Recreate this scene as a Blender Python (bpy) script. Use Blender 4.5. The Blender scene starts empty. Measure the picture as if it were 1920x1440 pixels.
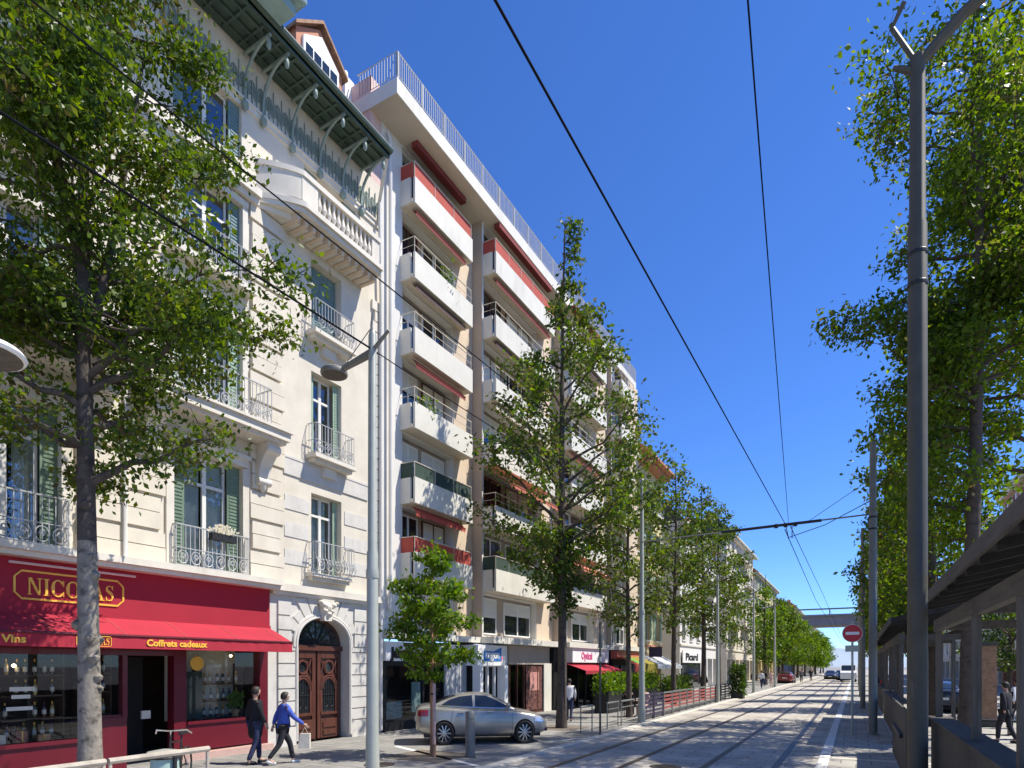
import bpy, bmesh, math, random
import numpy as np
from mathutils import Vector, Matrix

SC = bpy.context.scene
COL = SC.collection
R = math.radians
ORG = {}

# ------------------------------------------------------------------ helpers
class MB:
    """collects faces in world coordinates and links them as ONE mesh object"""
    def __init__(s):
        s.v = []; s.f = []; s.m = []
    def quad(s, a, b, c, d, mi=0):
        n = len(s.v); s.v += [a, b, c, d]; s.f.append((n, n+1, n+2, n+3)); s.m.append(mi)
    def ngon(s, pts, mi=0):
        n = len(s.v); s.v += list(pts); s.f.append(tuple(range(n, n+len(pts)))); s.m.append(mi)
    def box(s, x0, x1, y0, y1, z0, z1, mi=0):
        n = len(s.v)
        s.v += [(x0,y0,z0),(x1,y0,z0),(x1,y1,z0),(x0,y1,z0),(x0,y0,z1),(x1,y0,z1),(x1,y1,z1),(x0,y1,z1)]
        for q in ((3,2,1,0),(4,5,6,7),(0,1,5,4),(1,2,6,5),(2,3,7,6),(3,0,4,7)):
            s.f.append(tuple(n+i for i in q)); s.m.append(mi)
    def prism(s, pts, off, mi=0):
        """closed outline pts (3d) swept by the vector off"""
        n = len(s.v); k = len(pts)
        s.v += list(pts) + [(p[0]+off[0], p[1]+off[1], p[2]+off[2]) for p in pts]
        s.f.append(tuple(range(n, n+k))); s.m.append(mi)
        s.f.append(tuple(range(n+2*k-1, n+k-1, -1))); s.m.append(mi)
        for i in range(k):
            j = (i+1) % k
            s.f.append((n+i, n+k+i, n+k+j, n+j)); s.m.append(mi)
    def tube(s, pts, r, n=6, mi=0, cap=True):
        pts = [Vector(p) for p in pts]
        rr = r if isinstance(r, (list, tuple)) else [r]*len(pts)
        base = len(s.v); up = None
        for i, p in enumerate(pts):
            d = (pts[min(i+1, len(pts)-1)] - pts[max(i-1, 0)])
            d = d.normalized() if d.length > 1e-9 else Vector((0,0,1))
            if up is None:
                up = d.orthogonal().normalized()
            else:
                up = (up - d*up.dot(d))
                up = up.normalized() if up.length > 1e-6 else d.orthogonal().normalized()
            w = d.cross(up)
            for k in range(n):
                a = 2*math.pi*k/n
                s.v.append(tuple(p + (up*math.cos(a) + w*math.sin(a))*rr[i]))
        for i in range(len(pts)-1):
            for k in range(n):
                a = base+i*n+k; b = base+i*n+(k+1) % n
                s.f.append((a, b, b+n, a+n)); s.m.append(mi)
        if cap:
            s.f.append(tuple(range(base+n-1, base-1, -1))); s.m.append(mi)
            e = base+(len(pts)-1)*n
            s.f.append(tuple(range(e, e+n))); s.m.append(mi)
    def lathe(s, c, prof, n=12, axis='z', mi=0, cap=True):
        base = len(s.v)
        for (r, h) in prof:
            for k in range(n):
                a = 2*math.pi*k/n; p = (r*math.cos(a), r*math.sin(a), h)
                if axis == 'x': p = (p[2], p[0], p[1])
                elif axis == 'y': p = (p[0], p[2], p[1])
                s.v.append((c[0]+p[0], c[1]+p[1], c[2]+p[2]))
        for i in range(len(prof)-1):
            for k in range(n):
                a = base+i*n+k; b = base+i*n+(k+1) % n
                s.f.append((a, b, b+n, a+n)); s.m.append(mi)
        if cap:
            s.f.append(tuple(range(base+n-1, base-1, -1))); s.m.append(mi)
            e = base+(len(prof)-1)*n
            s.f.append(tuple(range(e, e+n))); s.m.append(mi)
    def build(s, name, mats, parent=None, smooth=False):
        o0 = ORG.get(parent.name, Vector()) if parent else Vector()
        me = bpy.data.meshes.new(name)
        me.from_pydata([(a[0]-o0[0], a[1]-o0[1], a[2]-o0[2]) for a in s.v], [], s.f)
        if not isinstance(mats, (list, tuple)): mats = [mats]
        for m in mats: me.materials.append(m)
        if len(mats) > 1: me.polygons.foreach_set('material_index', s.m)
        if smooth:
            me.polygons.foreach_set('use_smooth', [True]*len(me.polygons))
            try: me.set_sharp_from_angle(angle=R(40))
            except Exception: pass
        me.update()
        o = bpy.data.objects.new(name, me); COL.objects.link(o)
        if parent:
            o.parent = parent
        ORG[o.name] = o0
        return o

def tag(o, label=None, cat=None, group=None, kind=None):
    if label: o['label'] = label
    if cat: o['category'] = cat
    if group: o['group'] = group
    if kind: o['kind'] = kind
    return o

def thing(name, label, cat, loc=(0,0,0), group=None):
    o = bpy.data.objects.new(name, None); COL.objects.link(o)
    o.location = loc; o.empty_display_size = .3
    ORG[o.name] = Vector(loc)
    return tag(o, label, cat, group)

def copy_tree(o, parent=None):
    c = o.copy(); COL.objects.link(c)
    if parent: c.parent = parent
    ORG[c.name] = ORG.get(o.name, Vector())
    for ch in list(o.children): copy_tree(ch, c)
    return c

# ------------------------------------------------------------------ materials
def M(name, col, rough=.75, var=.12, scale=2.5, bump=0., bscale=30, metal=0., spec=.4, grime=0., gcol=(.12,.1,.08), stretch=None, coat=0.):
    m = bpy.data.materials.new(name); m.use_nodes = True
    nt = m.node_tree; N = nt.nodes; L = nt.links
    b = N['Principled BSDF']
    b.inputs['Roughness'].default_value = rough; b.inputs['Metallic'].default_value = metal
    b.inputs['Specular IOR Level'].default_value = spec
    if coat: b.inputs['Coat Weight'].default_value = coat; b.inputs['Coat Roughness'].default_value = .06
    tc = N.new('ShaderNodeTexCoord'); co = tc.outputs['Object']
    if stretch:
        mp = N.new('ShaderNodeMapping'); mp.inputs['Scale'].default_value = stretch
        L.new(co, mp.inputs['Vector']); co = mp.outputs['Vector']
    n = N.new('ShaderNodeTexNoise'); n.inputs['Scale'].default_value = scale; n.inputs['Detail'].default_value = 7; n.inputs['Roughness'].default_value = .62
    L.new(co, n.inputs['Vector'])
    mr = N.new('ShaderNodeMapRange'); mr.inputs['From Min'].default_value = .3; mr.inputs['From Max'].default_value = .7
    L.new(n.outputs['Fac'], mr.inputs['Value'])
    mx = N.new('ShaderNodeMix'); mx.data_type = 'RGBA'
    mx.inputs['A'].default_value = (*[c*(1-var) for c in col], 1); mx.inputs['B'].default_value = (*[min(1, c*(1+var)) for c in col], 1)
    L.new(mr.outputs['Result'], mx.inputs['Factor'])
    out = mx.outputs['Result']
    if grime:
        n2 = N.new('ShaderNodeTexNoise'); n2.inputs['Scale'].default_value = scale*.35; n2.inputs['Detail'].default_value = 9; n2.inputs['Roughness'].default_value = .7
        mp2 = N.new('ShaderNodeMapping'); mp2.inputs['Scale'].default_value = (1.6, 1.6, .35)
        L.new(tc.outputs['Object'], mp2.inputs['Vector']); L.new(mp2.outputs['Vector'], n2.inputs['Vector'])
        m2 = N.new('ShaderNodeMapRange'); m2.inputs['From Min'].default_value = .52; m2.inputs['From Max'].default_value = .75
        m2.inputs['To Max'].default_value = grime
        L.new(n2.outputs['Fac'], m2.inputs['Value'])
        g = N.new('ShaderNodeMix'); g.data_type = 'RGBA'; g.inputs['B'].default_value = (*gcol, 1)
        L.new(m2.outputs['Result'], g.inputs['Factor']); L.new(out, g.inputs['A']); out = g.outputs['Result']
    L.new(out, b.inputs['Base Color'])
    if bump:
        n3 = N.new('ShaderNodeTexNoise'); n3.inputs['Scale'].default_value = bscale; n3.inputs['Detail'].default_value = 5
        L.new(co, n3.inputs['Vector'])
        bp = N.new('ShaderNodeBump'); bp.inputs['Strength'].default_value = bump; bp.inputs['Distance'].default_value = .02
        L.new(n3.outputs['Fac'], bp.inputs['Height']); L.new(bp.outputs['Normal'], b.inputs['Normal'])
    return m

def glass_mat(name, tint=(.75,.82,.82), refl=.12, rmax=.9):
    m = bpy.data.materials.new(name); m.use_nodes = True
    nt = m.node_tree; N = nt.nodes; L = nt.links
    N.remove(N['Principled BSDF'])
    t = N.new('ShaderNodeBsdfTransparent'); t.inputs['Color'].default_value = (*tint, 1)
    g = N.new('ShaderNodeBsdfGlossy'); g.inputs['Roughness'].default_value = .015; g.inputs['Color'].default_value = (.92,.95,1,1)
    lw = N.new('ShaderNodeLayerWeight'); lw.inputs['Blend'].default_value = .35
    mr = N.new('ShaderNodeMapRange'); mr.inputs['To Min'].default_value = refl; mr.inputs['To Max'].default_value = rmax
    L.new(lw.outputs['Fresnel'], mr.inputs['Value'])
    mx = N.new('ShaderNodeMixShader'); L.new(mr.outputs['Result'], mx.inputs['Fac'])
    L.new(t.outputs[0], mx.inputs[1]); L.new(g.outputs[0], mx.inputs[2])
    L.new(mx.outputs[0], N['Material Output'].inputs['Surface'])
    return m

def leaf_mat(name, cols, transl=.45):
    m = bpy.data.materials.new(name); m.use_nodes = True
    nt = m.node_tree; N = nt.nodes; L = nt.links
    b = N['Principled BSDF']; b.inputs['Roughness'].default_value = .42; b.inputs['Specular IOR Level'].default_value = .22
    ge = N.new('ShaderNodeNewGeometry'); cr = N.new('ShaderNodeValToRGB')
    e = cr.color_ramp.elements
    while len(e) < len(cols): e.new(.5)
    for i, c in enumerate(cols):
        e[i].position = i/(len(cols)-1); e[i].color = (*c, 1)
    tcn = N.new('ShaderNodeTexCoord'); nz = N.new('ShaderNodeTexNoise'); nz.inputs['Scale'].default_value = .9; nz.inputs['Detail'].default_value = 3
    L.new(tcn.outputs['Object'], nz.inputs['Vector'])
    mr = N.new('ShaderNodeMapRange'); mr.inputs['From Min'].default_value = .35; mr.inputs['From Max'].default_value = .65; mr.inputs['To Min'].default_value = -.28; mr.inputs['To Max'].default_value = .28
    L.new(nz.outputs['Fac'], mr.inputs['Value'])
    ad = N.new('ShaderNodeMath'); ad.operation = 'ADD'; ad.use_clamp = True
    L.new(ge.outputs['Random Per Island'], ad.inputs[0]); L.new(mr.outputs['Result'], ad.inputs[1])
    L.new(ad.outputs[0], cr.inputs['Fac'])
    tr = N.new('ShaderNodeBsdfTranslucent')
    hs = N.new('ShaderNodeHueSaturation'); hs.inputs['Hue'].default_value = .485; hs.inputs['Saturation'].default_value = 1.15; hs.inputs['Value'].default_value = 1.7
    L.new(cr.outputs['Color'], b.inputs['Base Color']); L.new(cr.outputs['Color'], hs.inputs['Color']); L.new(hs.outputs['Color'], tr.inputs['Color'])
    mx = N.new('ShaderNodeMixShader'); mx.inputs['Fac'].default_value = transl
    L.new(b.outputs[0], mx.inputs[1]); L.new(tr.outputs[0], mx.inputs[2]); L.new(mx.outputs[0], N['Material Output'].inputs['Surface'])
    return m

def brick_mat(name, c1, c2, mortar, sx, sy, rough=.8, msize=.012, var=.1, plane='xy', grime=0.):
    """stone setts / slabs / tiles laid on a plane, procedural"""
    m = bpy.data.materials.new(name); m.use_nodes = True
    nt = m.node_tree; N = nt.nodes; L = nt.links
    b = N['Principled BSDF']; b.inputs['Roughness'].default_value = rough; b.inputs['Specular IOR Level'].default_value = .3
    tc = N.new('ShaderNodeTexCoord'); co = tc.outputs['Object']
    if plane != 'xy':
        sp = N.new('ShaderNodeSeparateXYZ'); cb = N.new('ShaderNodeCombineXYZ'); L.new(co, sp.inputs[0])
        L.new(sp.outputs['Y' if plane == 'yz' else 'X'], cb.inputs['X']); L.new(sp.outputs['Z'], cb.inputs['Y']); co = cb.outputs[0]
    bt = N.new('ShaderNodeTexBrick')
    bt.inputs['Color1'].default_value = (*c1, 1); bt.inputs['Color2'].default_value = (*c2, 1); bt.inputs['Mortar'].default_value = (*mortar, 1)
    bt.inputs['Scale'].default_value = 1; bt.inputs['Brick Width'].default_value = sx; bt.inputs['Row Height'].default_value = sy
    bt.inputs['Mortar Size'].default_value = msize; bt.inputs['Mortar Smooth'].default_value = .3; bt.inputs['Bias'].default_value = 0
    L.new(co, bt.inputs['Vector'])
    n = N.new('ShaderNodeTexNoise'); n.inputs['Scale'].default_value = .6; n.inputs['Detail'].default_value = 9; n.inputs['Roughness'].default_value = .7
    L.new(tc.outputs['Object'], n.inputs['Vector'])
    mr = N.new('ShaderNodeMapRange'); mr.inputs['From Min'].default_value = .3; mr.inputs['From Max'].default_value = .7
    mr.inputs['To Min'].default_value = 1-var*2; mr.inputs['To Max'].default_value = 1+var
    L.new(n.outputs['Fac'], mr.inputs['Value'])
    mx = N.new('ShaderNodeMix'); mx.data_type = 'RGBA'; mx.blend_type = 'MULTIPLY'; mx.inputs['Factor'].default_value = 1
    L.new(bt.outputs['Color'], mx.inputs['A']); L.new(mr.outputs['Result'], mx.inputs['B'])
    L.new(mx.outputs['Result'], b.inputs['Base Color'])
    bp = N.new('ShaderNodeBump'); bp.inputs['Strength'].default_value = .25; bp.inputs['Distance'].default_value = .01
    L.new(n.outputs['Fac'], bp.inputs['Height']); L.new(bp.outputs['Normal'], b.inputs['Normal'])
    return m

def bark_mat(name, c1, c2, spot=.25):
    m = M(name, c1, .9, .25, 6, .6, 22, stretch=(1,1,.5))
    nt = m.node_tree; N = nt.nodes; L = nt.links
    b = N['Principled BSDF']; src = b.inputs['Base Color'].links[0].from_socket
    tc = N.new('ShaderNodeTexCoord'); mp = N.new('ShaderNodeMapping'); mp.inputs['Scale'].default_value = (3.5,3.5,5)
    v = N.new('ShaderNodeTexNoise'); v.inputs['Scale'].default_value = 1.6; v.inputs['Detail'].default_value = 8; v.inputs['Roughness'].default_value = .65
    L.new(tc.outputs['Object'], mp.inputs['Vector']); L.new(mp.outputs['Vector'], v.inputs['Vector'])
    mr = N.new('ShaderNodeMapRange'); mr.inputs['From Min'].default_value = .5; mr.inputs['From Max'].default_value = .68; mr.inputs['To Max'].default_value = spot*3
    L.new(v.outputs['Fac'], mr.inputs['Value'])
    mx = N.new('ShaderNodeMix'); mx.data_type = 'RGBA'; mx.inputs['B'].default_value = (*c2, 1)
    L.new(mr.outputs['Result'], mx.inputs['Factor']); L.new(src, mx.inputs['A']); L.new(mx.outputs['Result'], b.inputs['Base Color'])
    return m

m = {}
m['stone'] = M('cream_stone', (.64,.58,.475), .85, .08, 1.6, .2, 60, grime=.3, gcol=(.40,.32,.23))
m['stone2'] = M('pale_stone_trim', (.66,.61,.52), .8, .07, 2, .15, 50, grime=.4, gcol=(.36,.29,.2))
m['stucco'] = M('smooth_stucco', (.65,.61,.53), .85, .05, 1.2, .1, 80, grime=.1, gcol=(.45,.37,.27))
m['ground_stone'] = M('grey_ashlar', (.58,.55,.50), .85, .09, 3, .3, 25, grime=.3, gcol=(.3,.26,.2))
m['greywall'] = M('white_render_wall', (.66,.635,.585), .85, .06, 1, .08, 60, grime=.3, gcol=(.4,.36,.3))
m['peach'] = M('peach_render_wall', (.63,.50,.365), .85, .07, 1.2, .1, 60, grime=.25, gcol=(.4,.3,.2))
m['taupe'] = M('taupe_render_and_shade', (.42,.34,.27), .85, .06, 1.2, .1, 60)
m['bal_white'] = M('balcony_white_paint', (.66,.625,.54), .7, .06, 1.5, .05, 60, grime=.5, gcol=(.36,.33,.27))
m['soffit'] = M('soffit_cream', (.62,.54,.42), .85, .06, 1.5)
m['pinkwall'] = M('pink_render', (.66,.46,.40), .85, .07, 1.3, grime=.15, gcol=(.4,.3,.28))
m['orange'] = M('orange_plaster', (.52,.23,.14), .85, .1, 2)
m['yellow'] = M('yellow_plaster', (.66,.54,.30), .85, .07, 1.2, grime=.12, gcol=(.4,.3,.15))
m['slate'] = M('dark_slate_roof', (.05,.055,.06), .55, .3, 7, .3, 12)
m['tile'] = M('terracotta_tile_roof', (.42,.16,.08), .8, .2, 4, .5, 8)
m['green_paint'] = M('dark_green_paint', (.055,.085,.065), .5, .2, 4)
m['sage'] = M('sage_green_paint', (.23,.285,.245), .55, .12, 4)
m['teal_metal'] = M('pale_teal_zinc', (.25,.36,.35), .45, .15, 3)
m['shutter'] = M('green_shutter_paint', (.145,.205,.14), .55, .1, 4)
m['shutter_l'] = M('pale_green_shutter_paint', (.30,.40,.29), .55, .1, 4)
m['shutter_b'] = M('blue_green_shutter_paint', (.15,.23,.23), .55, .1, 4)
m['white'] = M('white_paint', (.80,.79,.76), .5, .04, 4)
m['offwhite'] = M('window_offwhite', (.70,.68,.62), .5, .05, 4)
m['curtain'] = M('curtain_cloth', (.74,.73,.70), .9, .06, 6)
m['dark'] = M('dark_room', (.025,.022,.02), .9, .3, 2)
m['darkred'] = M('burgundy_paint', (.12,.006,.014), .42, .08, 3, coat=.15)
m['red_cloth'] = M('red_awning_cloth', (.38,.022,.04), .85, .1, 1.2)
m['red_sign'] = M('red_fascia_paint', (.33,.013,.03), .75, .06, 1.5)
m['gold'] = M('gold_lettering', (.86,.46,.06), .45, .08, 5)
m['glass'] = glass_mat('window_glass')
m['shopglass'] = glass_mat('shop_glass', (.88,.9,.88), .03, .3)
m['darkglass'] = M('dark_window_glass', (.018,.022,.026), .04, .4, .8, spec=.9)
m['iron'] = M('black_iron', (.03,.03,.03), .5, .2, 8, metal=.3)
m['iron_l'] = M('pale_painted_iron', (.42,.42,.42), .5, .1, 8)
m['steel'] = M('grey_painted_steel', (.19,.19,.17), .5, .1, 4, metal=.15, grime=.2, gcol=(.1,.1,.09))
m['steel_d'] = M('dark_grey_steel', (.078,.073,.055), .6, .15, 5, metal=.1, grime=.25, gcol=(.05,.045,.04))
m['galv'] = M('pale_green_grey_steel', (.38,.39,.33), .42, .08, 4, metal=.15, grime=.15, gcol=(.15,.15,.13))
m['rail_tan'] = M('worn_tan_rail_paint', (.40,.35,.28), .6, .2, 5, grime=.4, gcol=(.16,.13,.1))
m['wire'] = M('overhead_wire', (.008,.009,.012), .95, .1, 8, spec=.05)
m['wood_door'] = M('varnished_door_wood', (.095,.032,.02), .38, .3, 3, .25, 20, stretch=(4,4,.5), coat=.25)
m['grey_wood'] = M('weathered_grey_wood', (.105,.095,.082), .85, .3, 4, .4, 30, stretch=(5,5,.35), grime=.3, gcol=(.07,.06,.05))
m['grey_wood_x'] = M('weathered_grey_timber', (.09,.08,.068), .85, .3, 4, .4, 30, stretch=(4,.35,4), grime=.3, gcol=(.06,.05,.045))
m['roof_felt'] = M('dark_roof_felt', (.03,.027,.025), .9, .3, 3, .4, 30)
m['asphalt'] = M('grey_asphalt', (.24,.23,.212), .92, .16, 1.1, .35, 90, grime=.25, gcol=(.11,.105,.10))
m['dirt'] = M('tree_pit_gravel', (.17,.14,.11), .95, .3, 12, .6, 60)
m['kerb'] = M('pale_kerb_stone', (.56,.52,.44), .8, .1, 2, .15, 40, grime=.3, gcol=(.28,.26,.23))
m['track'] = brick_mat('tramway_setts', (.50,.455,.385), (.45,.41,.35), (.31,.28,.235), .9, .45, .8, .022, .24)
m['pave'] = brick_mat('pavement_slabs', (.42,.395,.35), (.36,.34,.30), (.2,.19,.17), .6, .6, .8, .018, .2)
m['pave_d'] = brick_mat('grey_paving', (.30,.287,.262), (.25,.24,.222), (.15,.145,.135), .8, .4, .85, .016, .16)
m['rail'] = M('tram_rail_steel', (.085,.065,.05), .5, .3, 6, metal=.2)
m['line'] = M('white_road_paint', (.68,.66,.61), .7, .14, 3, grime=.5, gcol=(.35,.33,.3))
m['bark'] = bark_mat('grey_mottled_bark', (.235,.205,.165), (.045,.04,.032), .32)
m['bark_d'] = bark_mat('dark_bark', (.085,.065,.05), (.03,.024,.02), .25)
m['bark_shade'] = bark_mat('crown_shade_wet_bark', (.075,.06,.05), (.03,.025,.02), .3)  # shade inside the crown and wet bark, put into a darker colour
m['bark_b'] = bark_mat('brown_young_bark', (.34,.20,.12), (.14,.08,.05), .2)
m['leaf'] = leaf_mat('leaf_green', [(.030,.060,.010),(.055,.10,.014),(.085,.145,.018),(.13,.19,.022),(.08,.07,.022)])
m['leaf_o'] = leaf_mat('leaf_olive', [(.038,.070,.014),(.062,.115,.018),(.092,.16,.022),(.10,.09,.03),(.13,.20,.026)])
m['leaf_r'] = leaf_mat('leaf_backlit_yellow_green', [(.042,.080,.012),(.075,.13,.016),(.105,.175,.02),(.14,.21,.026),(.10,.09,.03)], .58)
m['leaf_b'] = leaf_mat('leaf_bright', [(.045,.10,.010),(.075,.155,.013),(.11,.20,.016),(.16,.24,.02)])
m['leaf_d'] = leaf_mat('leaf_deep', [(.022,.048,.010),(.038,.072,.013),(.055,.10,.016),(.085,.135,.02)])
m['aw_red'] = M('brick_red_awning_cloth', (.42,.075,.05), .85, .08, 2)
m['aw_dred'] = M('dark_red_awning_cloth', (.20,.035,.03), .85, .08, 2)
m['aw_green'] = M('dark_green_screen_cloth', (.035,.06,.045), .8, .15, 3)
m['aw_brown'] = M('brown_awning_cloth', (.10,.06,.05), .85, .1, 2)
m['aw_salmon'] = M('salmon_awning_cloth', (.55,.17,.11), .85, .08, 2)
m['paint'] = M('silver_grey_car_paint', (.37,.345,.295), .32, .05, 4, metal=.55, coat=.8)
m['paint_w'] = M('white_car_paint', (.75,.75,.74), .3, .03, 4, coat=.7)
m['paint_d'] = M('dark_blue_car_paint', (.03,.035,.06), .3, .03, 4, metal=.4, coat=.8)
m['paint_r'] = M('burgundy_car_paint', (.22,.03,.03), .3, .03, 4, metal=.3, coat=.8)
m['tyre'] = M('tyre_rubber', (.018,.018,.018), .85, .2, 10)
m['alloy'] = M('alloy_rim', (.55,.55,.55), .3, .05, 6, metal=.9)
m['lamp_red'] = M('tail_lamp_red', (.30,.012,.012), .2, .1, 6, coat=.8)
m['chrome'] = M('bright_chrome', (.75,.75,.75), .12, .03, 5, metal=1.)
m['lens'] = M('clear_lamp_lens', (.65,.66,.66), .08, .1, 10, metal=.5, coat=1.)
m['plastic'] = M('black_plastic', (.02,.02,.022), .6, .2, 8)
m['skin'] = M('skin', (.48,.29,.21), .55, .06, 6)
m['hair'] = M('dark_hair', (.022,.016,.012), .6, .3, 20)
m['hairg'] = M('grey_hair', (.33,.30,.27), .6, .2, 20)
m['c_black'] = M('black_coat_cloth', (.014,.014,.017), .9, .2, 8)
m['c_blue'] = M('blue_shirt_cloth', (.055,.095,.40), .85, .12, 8)
m['c_jeans'] = M('navy_denim', (.025,.033,.075), .9, .2, 12)
m['c_dark'] = M('charcoal_trousers', (.022,.022,.026), .9, .2, 10)
m['c_white'] = M('white_shirt_cloth', (.68,.67,.66), .85, .06, 8)
m['c_red'] = M('red_jacket_cloth', (.36,.04,.04), .85, .1, 8)
m['c_pink'] = M('pale_pink_cloth', (.62,.43,.38), .85, .08, 8)
m['c_grey'] = M('grey_jacket_cloth', (.16,.16,.17), .85, .1, 8)
m['shoe_w'] = M('white_trainers', (.68,.68,.66), .6, .06, 8)
m['shoe_d'] = M('dark_shoes', (.02,.018,.016), .5, .2, 8)
m['sign_red'] = M('traffic_sign_red', (.52,.02,.025), .4, .05, 4)
m['blue'] = M('blue_sign_paint', (.04,.20,.52), .5, .06, 4)
m['black'] = M('black_lettering', (.012,.012,.012), .55, .2, 5)
m['magenta'] = M('pink_lettering', (.60,.10,.24), .55, .06, 4)
m['yolk'] = M('yellow_sticker', (.78,.42,.05), .5, .06, 6)
m['olive'] = M('olive_yellow_cloth', (.22,.18,.02), .85, .1, 3)
m['lime'] = M('fresh_green_cloth', (.12,.30,.04), .85, .1, 3)
m['purple'] = M('dark_purple_sign', (.04,.03,.065), .5, .1, 3)
m['pinkposter'] = M('pink_poster_paper', (.55,.26,.22), .6, .1, 5)
m['posterd'] = M('brown_collage_poster', (.14,.06,.05), .6, .9, 9)
m['bin_bag'] = M('pale_green_bin_bag', (.34,.47,.43), .45, .15, 5)
m['bottle_g'] = M('dark_green_bottle_glass', (.02,.035,.015), .12, .3, 6, spec=.8)
m['bottle_r'] = M('red_wine_bottle_glass', (.06,.012,.012), .12, .3, 6, spec=.8)
m['bottle_w'] = M('amber_bottle_glass', (.42,.28,.08), .15, .2, 6, spec=.8)
m['paper'] = M('cream_label_paper', (.66,.60,.48), .7, .1, 8)
m['card'] = M('cardboard', (.36,.20,.09), .8, .1, 6)
m['shelf'] = M('dark_wood_shelf', (.09,.05,.03), .6, .3, 4, stretch=(1,.3,4))
m['pinkstone'] = M('pink_granite_step', (.50,.33,.28), .6, .1, 12)
m['concrete'] = M('viaduct_concrete', (.30,.28,.28), .85, .1, .4, grime=.2)
m['redbar'] = M('red_barrier_plastic', (.30,.075,.065), .6, .2, 6)
m['far'] = M('far_pale_facade', (.62,.56,.46), .85, .15, .5)
m['floral'] = M('cut_flowers', (.66,.60,.45), .8, .25, 20)
# ------------------------------------------------------------------ camera, light, sky
F_PX, XV, YH, CH = 1150.0, 1605.0, 1248.0, 2.2
TH = math.atan((XV-960)/F_PX)
cam = bpy.data.cameras.new('camera'); co_ = bpy.data.objects.new('camera', cam); COL.objects.link(co_)
cam.sensor_width = 36; cam.lens = F_PX/1920*36; cam.shift_y = (YH-720)/1920
cam.clip_start = .05; cam.clip_end = 3000
co_.location = (0,0,CH); co_.rotation_euler = (R(90), 0, TH)
SC.camera = co_

SUN_EL = R(57); SUN_AZ = math.atan2(math.sin(TH)*.95, math.cos(TH))     # towards the sun, in the ground plane
sd = Vector((math.cos(SUN_AZ)*math.cos(SUN_EL), math.sin(SUN_AZ)*math.cos(SUN_EL), math.sin(SUN_EL)))
sl = bpy.data.lights.new('sun', 'SUN'); so = bpy.data.objects.new('sun', sl); COL.objects.link(so)
sl.energy = 5.0; sl.angle = R(.5); sl.color = (1, .95, .85)
so.rotation_euler = (-sd).to_track_quat('-Z', 'Y').to_euler(); so.location = (20, 10, 40)
w = bpy.data.worlds.new('World'); SC.world = w; w.use_nodes = True
nt = w.node_tree
sky = nt.nodes.new('ShaderNodeTexSky'); sky.sky_type = 'NISHITA'; sky.sun_disc = False
sky.sun_elevation = SUN_EL; sky.sun_rotation = math.pi/2 - SUN_AZ
sky.air_density = .8; sky.dust_density = 0; sky.ozone_density = 3.2; sky.altitude = 0
hs = nt.nodes.new('ShaderNodeHueSaturation'); hs.inputs['Saturation'].default_value = 1.12
tn = nt.nodes.new('ShaderNodeMix'); tn.data_type = 'RGBA'; tn.blend_type = 'MULTIPLY'; tn.inputs['Factor'].default_value = 1; tn.inputs['B'].default_value = (.60, .80, 1.17, 1)
nt.links.new(sky.outputs[0], hs.inputs['Color']); nt.links.new(hs.outputs[0], tn.inputs['A']); nt.links.new(tn.outputs['Result'], nt.nodes['Background'].inputs['Color'])
nt.nodes['Background'].inputs['Strength'].default_value = .134
SC.view_settings.view_transform = 'Standard'; SC.view_settings.look = 'None'
SC.view_settings.exposure = .55; SC.view_settings.gamma = 1
SC.cycles.max_bounces = 6; SC.cycles.transparent_max_bounces = 10
SC.cycles.use_denoising = True

# ------------------------------------------------------------------ ground
def sheet(name, x0, x1, y0, y1, z, mat, n=1):
    b = MB()
    for i in range(n):
        ya = y0+(y1-y0)*i/n; yb = y0+(y1-y0)*(i+1)/n
        b.quad((x0,ya,z),(x1,ya,z),(x1,yb,z),(x0,yb,z))
    return tag(b.build(name, mat), kind='structure')
sheet('ground', -900, 900, -300, 1500, 0, m['asphalt'])
sheet('pavement', -13.7, -7.05, -20, 400, .004, m['pave_d'])
sheet('driveway', -11.4, -7.05, 9.9, 17.6, .008, m['asphalt'])
sheet('tramway', -6.75, -.75, -20, 400, .006, m['track'])
sheet('pavement', -.55, 20, -20, 400, .010, m['pave'])
b = MB(); b.box(-7.05, -6.75, -20, 400, -.05, .035); tag(b.build('kerb', m['kerb']), kind='structure')
b = MB(); b.box(-.76, -.54, -20, 400, -.05, .03); tag(b.build('white_edge_line', m['line']), kind='structure')
b = MB()
for x in (-5.72, -4.42, -2.86, -1.52):
    b.box(x-.07, x+.07, -20, 400, -.03, .012)
tag(b.build('tram_rails', m['rail']), kind='structure')
b = MB()
b.quad((-10.9, 12.9, .0125), (-7.15, 11.2, .0125), (-7.15, 11.36, .0125), (-10.9, 13.08, .0125))
b.quad((-7.6, 15.9, .0125), (-7.15, 17.2, .0125), (-7.15, 17.5, .0125), (-7.75, 15.98, .0125))
tag(b.build('driveway_marking', m['line']), kind='structure')
b = MB()
b.box(-.5, 2.6, 16.3, 16.55, .008, .016)
tag(b.build('pale_paving_strip', m['kerb']), kind='structure')
b = MB(); b.quad((-9.9,11.2,.0125),(-8.2,11.2,.0125),(-8.2,12.8,.0125),(-9.9,12.8,.0125)); b.quad((-9.9,18.8,.0085),(-8.3,18.8,.0085),(-8.3,20.6,.0085),(-9.9,20.6,.0085))
tag(b.build('tree_pit', m['dirt']), kind='structure')

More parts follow.
